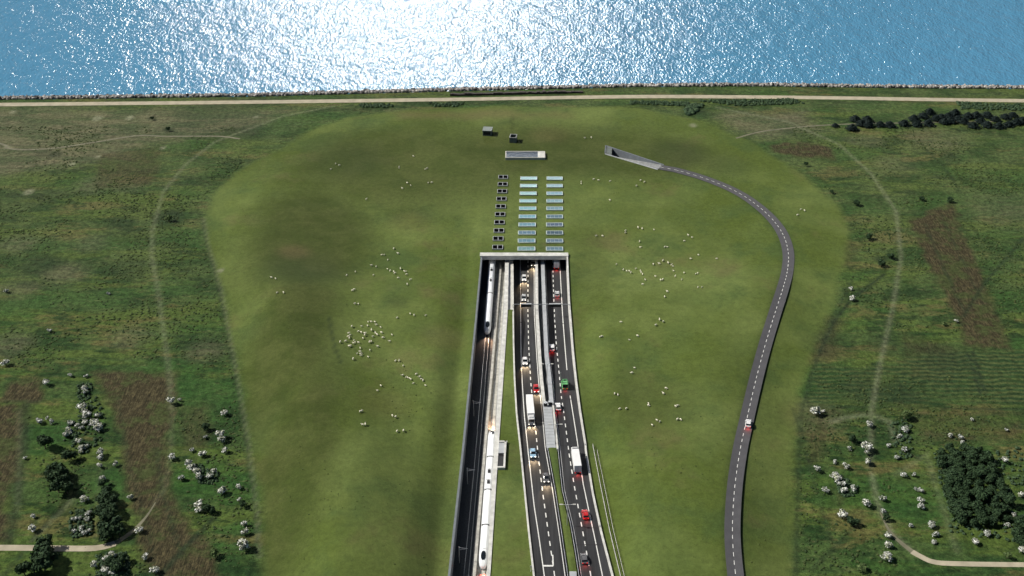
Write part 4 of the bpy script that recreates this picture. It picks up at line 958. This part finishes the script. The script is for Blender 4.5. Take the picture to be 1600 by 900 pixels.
# ------------------------------------------------------------------ vegetation
def crown_mesh(name, rad, hgt, nclump, leaf, m, seed, lobes=6, trunk=.2, cone=False):
    g = random.Random(seed); mb = MB()
    L = []
    for k in range(lobes):
        a = g.random()*6.28; rr = rad*(.5 if k else 0)*g.uniform(.6, 1.1); zz = hgt*g.uniform(.4, .78); L.append((Vector((math.cos(a)*rr, math.sin(a)*rr, zz)), rad*g.uniform(.42, .62)))
    if cone: L = [(Vector((0, 0, hgt*(.15+.75*k/6))), rad*(1.05-.85*k/6)) for k in range(7)]
    for c, r0 in L:                                   # dense heart of each clump
        s = r0*.74; mb.add([c+Vector((v.x*s, v.y*s, v.z*s*.8))*g.uniform(.85, 1.1) for v in iv], ifc)
    for k in range(nclump):
        c, r0 = g.choice(L); d = Vector((g.gauss(0, 1), g.gauss(0, 1), g.gauss(0, 1))).normalized()
        if d.z < -.5: d.z *= -.5
        p = c+Vector((d.x, d.y, d.z*.8))*r0*g.uniform(.72, 1.14)
        nrm2 = (d+Vector((g.gauss(0, .5), g.gauss(0, .5), g.gauss(0, .5)))).normalized(); a = nrm2.orthogonal().normalized(); b = nrm2.cross(a); s = leaf*g.uniform(.6, 1.3)
        th = g.random()*6.28; u = (a*math.cos(th)+b*math.sin(th))*s; v = (b*math.cos(th)-a*math.sin(th))*s*.8
        mb.add([p-u, p-v*.9+nrm2*s*.1, p+u, p+v], [(0, 1, 2, 3)])
    me = bpy.data.meshes.new(name); me.from_pydata(mb.v, [], mb.f); me.update(); me.materials.append(m); return me
def trunk_mesh(h_, r_, seed):
    g = random.Random(seed); mb = MB(); mb.tube([(0, 0, -.3), (g.uniform(-.1, .1), g.uniform(-.1, .1), h_*.4), (g.uniform(-.2, .2), g.uniform(-.2, .2), h_*.8)], [r_, r_*.75, r_*.3])
    for k in range(4):
        a = k*1.6+g.random(); mb.tube([(0, 0, h_*.35), (math.cos(a)*h_*.25, math.sin(a)*h_*.25, h_*.7)], [r_*.5, r_*.15], 5)
    me = bpy.data.meshes.new('trunk'); me.from_pydata(mb.v, [], mb.f); me.update(); me.materials.append(M['bark']); return me
KIND = {}
def kindset(key, n, rad, hgt, ncl, leaf, m, lobes, cone=False):
    KIND[key] = [(crown_mesh('crown', rad*random.uniform(.92, 1.08), hgt*random.uniform(.9, 1.1), ncl, leaf, M[m], hash((key, k)) % 9999 if False else k*17+len(key), lobes, cone=cone), trunk_mesh(hgt*.8, rad*.09, k)) for k in range(n)]
kindset('blossom_bush', 6, 1.0, 1.7, 420, .16, 'blossom', 7)
kindset('pale_bush', 5, 1.0, 1.6, 380, .16, 'paleleaf', 8)
kindset('dark_tree', 5, 1.0, 2.0, 700, .14, 'darkleaf', 9)
kindset('green_bush', 4, 1.0, 1.5, 420, .15, 'greenleaf', 7)
kindset('conifer', 4, 1.0, 2.1, 700, .14, 'conifer', 7, cone=True)
def plant(px, py, kind, s, lb, cat, group, dx=0, sz=1.0):
    x, y, z = G(px, py) if not isinstance(px, Vector) else px
    cm, tm = random.choice(KIND[kind]); nm = {'blossom_bush': 'blossom_bush', 'pale_bush': 'flowering_bush', 'dark_tree': 'tree', 'green_bush': 'green_bush', 'conifer': 'conifer_tree'}[kind]
    r = empty(nm, (x, y, z), random.random()*6.28); r.scale = (s*random.uniform(.9, 1.1), s*random.uniform(.9, 1.1), s*sz*random.uniform(.9, 1.1)); tag(r, lb, cat, group)
    for nm2, q in (('crown', cm), ('trunk', tm)):
        o = bpy.data.objects.new(nm2, q); COL.objects.link(o); o.parent = r
    return r
def base(py, s): return py+2.0*s     # crown centre in the photograph -> foot of the plant
groups = [
 ('white blossoming bush in the dense thicket left of the brown strip', 'blossoming thicket left of the brown strip', [(133, 606, 1.7), (133, 614, 1.3), (130, 637, 1.6), (132, 645, 1.5), (136, 652, 1.4), (154, 650, 1.1), (149, 661, 1.7), (154, 669, 1.6), (134, 660, 1.3), (127, 668, 1.3), (111, 661, 1.1), (108, 672, 1.2), (104, 680, 1.4), (110, 677, 1.0), (121, 665, 1.0)]),
 ('white blossoming bush in the short row above the two round dark trees', 'row of three bushes above the dark trees', [(62, 659, 1.3), (74, 654, .9), (82, 660, 1.1)]),
 ('small white blossoming bush below the dense thicket', 'bushes below the thicket', [(124, 691, 1.3), (129, 701, 1.3), (127, 706, 1.0), (137, 697, .8)]),
 ('white blossoming bush at the head of the dark tree row', 'bushes heading the dark tree row', [(158, 709, 1.4), (157, 715, 1.3), (157, 728, 1.2), (181, 726, 1.2), (161, 749, 1.3)]),
 ('pale blossoming bush in the cluster above the gravel track', 'cluster above the gravel track', [(117, 812, 1.2), (125, 810, 1.0), (137, 803, 1.3), (136, 812, 1.3), (117, 830, 1.0), (129, 826, 1.1), (133, 833, 1.1), (139, 831, .9)]),
 ('white bush beside the dark trees below the gravel track', 'bushes below the gravel track', [(147, 883, 1.2), (166, 873, 1.3), (176, 868, 1.4), (166, 891, 1.4), (175, 895, 1.2)]),
 ('white bush in the central cluster right of the left brown strip', 'central cluster right of the brown strip', [(297, 725, 1.7), (300, 732, 1.6), (308, 736, 1.4), (312, 746, 1.5), (329, 745, 1.4), (335, 737, 1.1)]),
 ('white bush in the pair by the rusty patch beside the lawn edge', 'pair beside the lawn edge', [(345, 681, 1.8), (347, 688, 1.6), (351, 705, 1.3)]),
 ('white bush in the short row ending beside the lawn edge', 'short row at the lawn edge', [(382, 819, 1.1), (383, 833, 1.4), (380, 855, 1.9)]),
 ('small white bush in the thin file along the lawn edge', 'thin file along the lawn edge', [(374, 762, 1.1), (374, 781, .9)]),
 ('white bush in the central cluster right of the mown field', 'central cluster right of the lawn', [(1304, 745, 1.7), (1308, 750, 1.6), (1315, 757, 1.4), (1318, 767, 1.5), (1334, 763, 1.4)]),
 ('white bush in the pair under the pale arc track', 'pair under the arc track', [(1352, 700, 1.9), (1354, 707, 1.6), (1355, 723, 1.4)]),
 ('white bush in the lower short row east of the diagonal ditch', 'short row east of the ditch', [(1388, 838, 1.1), (1388, 853, 1.4), (1385, 872, 1.8)]),
 ('pale bush in the loose file between the arc track and the wood', 'loose file beside the wood', [(1414, 671, 1.4), (1406, 682, 1.3), (1412, 703, 1.4), (1401, 715, 1.0), (1388, 696, .9), (1412, 742, 1.4), (1428, 743, .9), (1432, 764, 1.2), (1438, 767, 1.0), (1438, 782, 1.2), (1439, 792, 1.5)]),
 ('pale bush in the small group beyond the near corner of the wood', 'small group at the wood corner', [(1455, 821, 1.4), (1462, 836, 1.4), (1459, 847, 1.0), (1423, 822, .8)]),
 ('white bush along the seaward edge of the wood', 'bushes along the seaward edge of the wood', [(1484, 681, 1.0), (1500, 684, 1.3), (1504, 692, 1.1), (1515, 704, 1.2), (1526, 716, 1.2)]),
 ('white bush along the near edge of the wood', 'bushes along the near edge of the wood', [(1583, 805, 1.2), (1573, 821, 1.2), (1542, 834, 1.5), (1522, 847, 1.3)])]
for lb, gp, pts in groups:
    kd = 'pale_bush' if lb.startswith('pale') else 'blossom_bush'
    for a, b, s in pts: plant(a, base(b, s), kd if random.random() < .8 else 'pale_bush', s*random.uniform(.88, 1.12), lb, 'bush', gp)
singles = [
 (9, 568, 1.6, 'white bush alone at the frame edge above the brown field'), (72, 599, 1.5, 'white bush alone beside the small rusty plot'), (110, 587, 1.0, 'small white bush alone above the thicket'),
 (135, 588, .9, 'small pale bush nearest the top of the left brown strip'), (40, 716, .8, 'tiny white bush alone left of the two dark trees'), (133, 781, 1.5, 'ring shaped white bush below the dark tree clump'),
 (204, 778, 1.2, 'white bush between the dark row and the brown strip'), (52, 808, .9, 'small white bush standing above the larger one near the left ditch'), (51, 828, 1.5, 'larger white bush near the left ditch above the gravel track'),
 (218, 829, 1.5, 'white bush at the bend where the gravel track fades'), (228, 872, 1.1, 'small white bush below the bend of the track'), (242, 892, 1.5, 'white bush beside the diagonal ditch'),
 (268, 628, 1.9, 'big round white bush on the faint curved track'), (281, 625, .8, 'tiny white bush right of the big round one'), (351, 646, 1.5, 'white bush alone near the top of the lawn edge'),
 (321, 683, 1.0, 'small pale bush on the rusty patch'), (300, 704, 1.0, 'small pale bush above the central cluster'), (316, 711, 1.4, 'white bush just above and right of the central cluster'), (270, 715, 1.4, 'pale bush on the edge of the brown strip'),
 (283, 748, 1.3, 'pale bush left of the central cluster near the brown strip'), (348, 769, 1.6, 'white bush with a long shadow below the central cluster'), (312, 788, 1.6, 'tall white bush beside the dark pair of shrubs'), (312, 797, 1.4, 'low white bush touching the tall one'),
 (10, 455, 1.1, 'small pale bush near the frame edge in the middle meadow'), (170, 458, 1.0, 'small grey bush alone in the middle meadow'), (78, 517, 1.1, 'small pale bush alone in the meadow above the brown field'),
 (1273, 645, 2.0, 'big white bush at the corner of the furrowed field'), (1286, 643, .9, 'tiny white bush beside the big corner bush'), (1357, 664, 1.5, 'white bush inside the pale arc track'), (1327, 701, 1.0, 'small pale bush left of the pair'),
 (1305, 722, 1.0, 'small pale bush above the right central cluster'), (1321, 729, 1.4, 'white bush right above the right central cluster'), (1276, 734, 1.4, 'pale bush closest to the right lawn edge'), (1289, 767, 1.3, 'pale bush left below the right central cluster'),
 (1354, 788, 1.7, 'white bush with a long shadow beside the right faint track'), (1379, 780, 1.3, 'pale bush right of the long shadow bush'), (1380, 799, 1.1, 'small pale bush on the faint track'), (1317, 806, 1.8, 'tall white bush beside the right dark shrub pair'),
 (1568, 720, 1.3, 'white bush standing off the seaward corner of the wood'), (1597, 775, 1.5, 'white bush at the right frame edge beside the wood'), (1596, 860, 1.5, 'white bush at the right frame edge above the gravel track'), (1518, 656, .7, 'tiny white bush alone in the scrubby field'),
 (1330, 467, 1.4, 'white bush where the ditch meets the track'), (1329, 451, 1.0, 'small white bush beyond the ditch bush'), (1494, 502, .8, 'tiny white bush beside the end of the brown strip'), (1572, 672, .8, 'small pale bush in the field above the wood')]
for a, b, s, lb in singles: plant(a, base(b, s), 'blossom_bush' if 'white' in lb else 'pale_bush', s*1.02, lb, 'bush', 'bushes scattered over the meadow')
greens = [(1413, 650, 2.3, 'round light green bush above the file beside the wood'), (1345, 888, 1.8, 'round green bush near the bottom of the right meadow'), (337, 867, 1.8, 'round green bush near the bottom of the left meadow'),
          (1573, 869, 1.4, 'light green bush just above the right gravel track'), (1474, 506, 1.3, 'small green bush near the end of the brown strip'), (264, 342, 2.0, 'dark green bush beside the faint curved track')]
for a, b, s, lb in greens: plant(a, base(b, s), 'green_bush', s, lb, 'bush', 'green bushes in the meadows')
darks = [('dark round tree, left of the two above the tree clump', 'two round trees', [(71, 695, 3.0)]), ('dark round tree, right of the two above the tree clump', 'two round trees', [(111, 714, 2.4)]),
  ('dark tree in the clump left of the tree row', 'dark tree clump', [(84, 735, 2.3), (95, 740, 2.8), (88, 750, 2.9), (101, 752, 2.9), (92, 764, 3.0), (106, 766, 2.6), (80, 744, 2.0)]),
  ('dark tree in the long row above the gravel track', 'long dark tree row', [(162, 757, 1.8), (166, 768, 2.0), (163, 780, 2.4), (176, 783, 2.2), (168, 792, 2.6), (163, 803, 2.6), (177, 802, 2.6), (170, 815, 2.8), (164, 826, 2.6), (180, 822, 2.8), (173, 834, 2.8), (187, 832, 2.4), (165, 840, 2.4)]),
  ('tall dark tree straddling the gravel track', 'tall trees across the track', [(73, 852, 3.0), (66, 868, 3.2), (79, 874, 3.2), (70, 886, 3.4), (56, 892, 2.8)]),
  ('dark green tree at the left bottom corner', 'trees in the left bottom corner', [(40, 894, 2.6), (185, 888, 2.3), (192, 876, 2.0), (175, 882, 2.0)]),
  ('dark shrub in the pair below the left central cluster', 'dark pair left', [(323, 797, 1.7), (331, 799, 1.5)]), ('dark shrub below the small white bush by the lawn edge', 'dark shrubs by the lawn edge', [(379, 790, 1.3)]),
  ('dark shrub above the rusty patch', 'dark shrub above the rusty patch', [(323, 669, 1.7)]), ('dark shrub in the pair below the right central cluster', 'dark pair right', [(1328, 817, 1.7), (1336, 819, 1.5)]),
  ('dark shrub above the small pale bush left of the pair', 'dark shrub right meadow', [(1332, 689, 1.7)]), ('dark shrub on the faint right track', 'dark shrub on track', [(1384, 811, 1.4)]),
  ('dark tree off the near right corner of the wood', 'trees off the wood corner', [(1590, 826, 2.2), (1590, 840, 2.4), (1594, 850, 2.0), (1590, 815, 1.8)]),
  ('dark shrub in the meadow right of the mown lawn', 'dark shrubs right of the lawn', [(1338, 318, 1.6), (1358, 371, 1.8), (1376, 412, 1.9), (1390, 401, 1.6), (1300, 300, 1.2), (1259, 257, 1.2)]),
  ('dark shrub above the right brown strip', 'dark shrubs above the brown strip', [(1440, 311, 1.3), (1484, 313, 1.6)]),
  ('small dark shrub on the shore meadow', 'dark shrubs on the shore meadow', [(263, 202, 1.4), (238, 185, 1.2)])]
for lb, gp, pts in darks:
    for a, b, s in pts: plant(a, base(b, s), 'dark_tree', s, lb, 'tree' if 'tree' in lb else 'shrub', gp, sz=.95)
WOOD = pw_([(1462, 706), (1502, 701), (1530, 707), (1546, 722), (1558, 748), (1570, 772), (1580, 800), (1576, 817), (1550, 824), (1520, 829), (1490, 822), (1480, 790), (1472, 750)])
wx = [q[0] for q in WOOD]; wy = [q[1] for q in WOOD]; pts = []
tries = 0
while len(pts) < 74 and tries < 9000:
    tries += 1; x = random.uniform(min(wx), max(wx)); y = random.uniform(min(wy), max(wy))
    if poly_sd(np.array([x]), np.array([y]), WOOD)[0] > .6 and all((x-a)**2+(y-b)**2 > 2.9**2 for a, b in pts): pts.append((x, y))
for x, y in pts: plant(Vector((x, y, hz(x, y))), 0, 'dark_tree', random.uniform(1.7, 2.6), 'dark leafy tree inside the small dense wood', 'tree', 'trees of the small wood', sz=random.uniform(.65, 1.05))
CON = [(1305, 196), (1331, 201), (1336, 187), (1345, 194), (1355, 188), (1356, 196), (1375, 195), (1390, 196), (1412, 194), (1432, 195), (1427, 187), (1442, 182), (1452, 176), (1450, 194), (1462, 186), (1475, 191), (1482, 182), (1492, 177), (1497, 187),
       (1512, 182), (1525, 181), (1520, 197), (1532, 190), (1542, 181), (1542, 196), (1555, 187), (1560, 198), (1570, 183), (1575, 195), (1587, 192), (1597, 190), (1470, 183), (1505, 190), (1485, 190), (1582, 180), (1612, 190), (1625, 184)]
for i, (a, b) in enumerate(CON): plant(a, b+2, 'conifer', 3.5 if i else 2.4, 'dark conifer in the long belt near the shore' if i else 'dark conifer standing alone at the end of the shore belt', 'tree', 'conifer belt near the shore' if i else 'lone conifer', sz=.45)
def scrub(poly, n, lb, s=(.4, 1.0)):
    Q = pw_(poly); g = random.Random(len(lb)); xs2 = [q[0] for q in Q]; ys2 = [q[1] for q in Q]; mb = MB(); k = 0
    while k < n:
        x = g.uniform(min(xs2), max(xs2)); y = g.uniform(min(ys2), max(ys2))
        if poly_sd(np.array([x]), np.array([y]), Q)[0] < 0: continue
        k += 1; z0 = hz(x, y); r0 = g.uniform(*s)
        mb.add([Vector((x, y, z0+r0*.3))+Vector((v.x, v.y, v.z*.8))*r0*g.uniform(.7, 1.2) for v in iv], ifc)
        for _ in range(10):
            d = Vector((g.gauss(0, 1), g.gauss(0, 1), abs(g.gauss(0, 1)))).normalized(); p = Vector((x, y, z0+r0*.3))+d*r0; a = d.orthogonal().normalized()*.25; b = d.cross(a)
            mb.add([p-a, p-b, p+a, p+b], [(0, 1, 2, 3)])
    me = bpy.data.meshes.new('scrub'); me.from_pydata(mb.v, [], mb.f); me.update(); me.materials.append(M['scrub']); o = bpy.data.objects.new('scrub', me); COL.objects.link(o); tag(o, lb, 'scrub', kind='stuff')
scrub([(985, 158), (1075, 160), (1078, 166), (985, 163)], 260, 'low green scrub just inland of the coast path beyond the ramp')
scrub([(1068, 172), (1080, 164), (1100, 163), (1092, 173), (1075, 182)], 130, 'dark scrub patch on the slope below the coast path', (.7, 1.4))
scrub([(1085, 157), (1240, 155), (1258, 162), (1150, 166)], 420, 'long dark scrub belt right of the slope patch')
scrub([(1495, 160), (1640, 165), (1640, 174), (1500, 171)], 420, 'scrub patch by the coast path behind the conifers')
scrub([(560, 163), (615, 163), (612, 168), (565, 168)], 90, 'low scrub left of the centre beside the coast path')
scrub([(665, 161), (725, 160), (720, 167), (680, 167)], 90, 'low scrub near the centre beside the coast path')

for poly, n, lb in (([(120, 600), (142, 600), (165, 655), (160, 690), (130, 712), (100, 690), (104, 665), (124, 650)], 210, 'dark undergrowth among the blossoming bushes left of the brown strip'),
                    ([(110, 800), (145, 796), (145, 838), (108, 842)], 110, 'dark undergrowth in the bush cluster above the gravel track'),
                    ([(298, 722), (312, 726), (340, 740), (338, 756), (312, 758)], 90, 'dark undergrowth in the central bush cluster of the left meadow'),
                    ([(1302, 742), (1318, 746), (1340, 762), (1336, 776), (1314, 776)], 90, 'dark undergrowth in the central bush cluster of the right meadow'),
                    ([(1390, 660), (1425, 655), (1425, 715), (1395, 720)], 90, 'dark undergrowth in the loose file beside the wood'),
                    ([(150, 868), (198, 862), (204, 900), (150, 904)], 150, 'dark undergrowth below the left gravel track'),
                    ([(1460, 708), (1600, 700), (1604, 850), (1484, 832)], 330, 'dark undergrowth around the edges of the small wood')):
    scrub(poly, n, lb, (.3, .8))
def tufts(name, n, on_lawn, sz, seed, lb):
    g = np.random.default_rng(seed); X = g.uniform(-330, 330, n*6); Y = g.uniform(YP(915), 640, n*6)
    sd = poly_sd(X, Y, LAWNW); dens = fbm(X, Y, 26, 4, seed); px = np.abs(X)/np.maximum(1, Y)
    ok = (px < .50) & (dens > (.50 if not on_lawn else .55)+.12*g.random(n*6)) & (((sd > 9) & ((X < L_TL(Y)-6) | (X > L_RW(Y)+14) | (Y > YPORT+110))) if on_lawn else (sd < -2))
    for q in BROWN: ok &= poly_sd(X, Y, q) < 0
    for tp, tw, ts in TRACKS: ok &= line_d(X, Y, pw_(tp)) > 1.4
    if on_lawn: ok &= line_d(X, Y, pw_(ACC)) > 5
    X, Y = X[ok][:n], Y[ok][:n]; Z = height(X, Y); mb = MB(); gg = random.Random(seed)
    keep = [i for i in range(20) ]
    for x, y, z in zip(X, Y, Z):
        r = gg.uniform(*sz); a = gg.random()*6.3; ca_, sa_ = math.cos(a), math.sin(a); ex = gg.uniform(.7, 1.6)
        mb.add([(x+(v.x*ex*ca_-v.y*sa_)*r, y+(v.x*ex*sa_+v.y*ca_)*r, z+r*.15+v.z*r*.7) for v in iv], ifc)
    me = bpy.data.meshes.new(name); me.from_pydata(mb.v, [], mb.f); me.update(); me.materials.append(M['tuft_lawn' if on_lawn else 'tuft']); o = bpy.data.objects.new(name, me); COL.objects.link(o); tag(o, lb, 'grass tufts', kind='stuff')
M['tuft'] = foliage('tuft_leaves', (.022, .045, .014), (.070, .095, .028)); M['tuft_lawn'] = foliage('sedge_leaves', (.045, .065, .018), (.085, .110, .030))
tufts('meadow_tufts', 12000, False, (.18, .55), 21, 'rough tufts and low scrub covering the meadows around the mown mound')
tufts('lawn_tufts', 2200, True, (.12, .30), 22, 'small sedge tufts on the grass mound')
# ------------------------------------------------------------------ sheep
def blob(mb, c, r, n=8):
    secs = []
    for i in range(7):
        t = -1+2*i/6; rr = math.sqrt(max(.02, 1-t*t)); secs.append([(c[0]+r[0]*rr*math.cos(k*2*PI/n), c[1]+r[1]*t, c[2]+r[2]*rr*math.sin(k*2*PI/n)) for k in range(n)])
    mb.loft(secs)
def sheep_mesh(up):
    mb = MB(); blob(mb, (0, 0, .72), (.34, .62, .33)); blob(mb, (0, .68, .62 if not up else .98), (.15, .24, .16), 6)
    mb.tube([(0, .45, .75), (0, .62, .66 if not up else .92)], [.2, .13], 6)
    for sx in (-.17, .17):
        for sy in (-.38, .36): mb.tube([(sx, sy, .55), (sx, sy*1.02, .25), (sx, sy, 0)], [.09, .055, .05], 5)
        mb.tube([(sx*.6, .62, .74 if not up else 1.08), (sx*1.4, .6, .70 if not up else 1.04)], [.05, .02], 4)
    mb.tube([(0, -.58, .8), (0, -.68, .55)], [.06, .03], 4)
    me = bpy.data.meshes.new('sheep'); me.from_pydata(mb.v, [], mb.f); me.update(); me.materials.append(M['sheep']); me.polygons.foreach_set('use_smooth', [True]*len(me.polygons)); return me
SM = [sheep_mesh(False), sheep_mesh(True)]
def flock(pts, lb, gp, ox=0, oy=0, sc=1.0):
    for a, b in pts:
        p = G(ox+a/sc, oy+b/sc); o = bpy.data.objects.new('sheep', random.choice(SM)); COL.objects.link(o); o.location = p; o.rotation_euler = (0, 0, random.random()*6.28); s = random.uniform(.66, .92); o.scale = (s, s, s); tag(o, lb, 'sheep', gp)
k = 2.368
flock([(510, 165), (526, 183), (465, 188), (475, 188), (488, 206), (428, 227), (445, 231), (368, 250), (336, 263), (435, 263), (487, 240), (497, 247), (510, 250), (515, 256), (526, 273), (535, 240), (548, 247), (553, 250), (558, 260), (571, 280), (560, 297)],
      'cream sheep in the loose flock above the dense one left of the railway', 'loose upper flock', 400, 320, k)
flock([(355, 453), (415, 436), (427, 436), (440, 436), (391, 452), (413, 450), (446, 447), (461, 455), (428, 467), (380, 471), (343, 478), (349, 484), (343, 490), (390, 475), (403, 478), (403, 485), (442, 478), (448, 483), (465, 476), (312, 510), (333, 507), (346, 496), (363, 505), (367, 511),
       (380, 513), (396, 496), (420, 511), (427, 509), (433, 490), (470, 495), (495, 508), (503, 483), (451, 527), (386, 533), (351, 524), (345, 526), (361, 515), (422, 540), (375, 553), (388, 555), (390, 561), (415, 565), (360, 573), (386, 547)],
      'cream sheep grazing in the dense flock left of the railway', 'dense flock', 400, 320, k)
flock([(517, 580), (530, 580), (545, 598), (543, 634), (555, 641), (561, 642), (568, 645), (573, 648), (583, 663), (593, 630), (606, 640), (612, 648), (618, 653), (627, 671), (462, 672), (450, 690)], 'cream sheep in the small flock below and right of the dense one', 'small lower flock', 400, 320, k)
flock([(385, 768), (392, 766), (395, 817), (405, 816), (505, 783), (517, 788), (522, 841), (546, 839)], 'cream sheep straying far below the dense flock', 'lower stragglers', 400, 320, k)
flock([(357, 320), (364, 316), (367, 369), (379, 369), (523, 420), (571, 406), (585, 411), (628, 412)], 'cream sheep standing between the loose and the dense flock', 'middle stragglers', 400, 320, k)
flock([(58, 272), (73, 276), (78, 328), (102, 327)], 'cream sheep of the four near the left lawn edge', 'four at the left lawn edge', 400, 320, k)
flock([(498, 627), (520, 637), (468, 660)], 'cream sheep of the three farthest up the left lawn', 'three up the left lawn', 400, 100, 4)
flock([(895, 645), (895, 655), (983, 580), (1058, 662), (1070, 657), (945, 748), (967, 762), (915, 782), (1077, 747), (1098, 745), (690, 850)], 'cream sheep scattered left of the skylights on the upper lawn', 'upper lawn sheep', 400, 100, 4)
flock([(150, 222), (175, 243), (187, 247), (197, 248), (203, 254), (222, 239), (238, 247), (241, 253), (246, 259), (256, 280), (246, 297), (286, 223), (308, 221), (321, 210), (341, 218), (353, 225), (359, 230), (361, 247), (367, 267), (400, 254), (293, 267), (313, 281), (321, 279), (391, 279), (443, 258), (450, 256), (451, 307), (466, 307), (338, 324), (328, 343)],
      'cream sheep grazing in the main flock right of the motorway', 'main right flock', 900, 320, k)
flock([(75, 118), (98, 118), (183, 98), (183, 106), (230, 87), (245, 91), (288, 94), (235, 139), (238, 160), (328, 159), (338, 159), (400, 136), (415, 115), (429, 123), (424, 202), (453, 188), (521, 202)], 'cream sheep scattered just above the main right flock', 'above the right flock', 900, 320, k)
flock([(309, 428), (323, 435), (295, 448), (167, 437), (89, 492), (95, 490), (228, 488), (198, 503), (217, 606), (207, 625)], 'cream sheep scattered just below the main right flock', 'below the right flock', 900, 320, k)
flock([(333, 682), (323, 701), (143, 702), (155, 706), (268, 738), (268, 745), (368, 748), (375, 746), (162, 758), (186, 757), (375, 797), (387, 797), (299, 800), (310, 805), (282, 818)], 'cream sheep scattered on the near part of the right lawn', 'near right lawn sheep', 900, 320, k)
flock([(914, 216.5), (924, 216)], 'cream sheep of the pair between the grille and the ramp', 'pair between grille and ramp')
flock([(908, 285), (908, 288), (928, 281), (935, 282.5), (953, 284), (1001, 283), (1007, 285.5), (994.5, 291.5), (953, 314)], 'cream sheep scattered below the access ramp', 'below the access ramp')
flock([(1251, 328), (1257, 330), (1246, 337)], 'cream sheep of the three outside the bend of the access road', 'three outside the bend')
print('objects', len(bpy.data.objects))
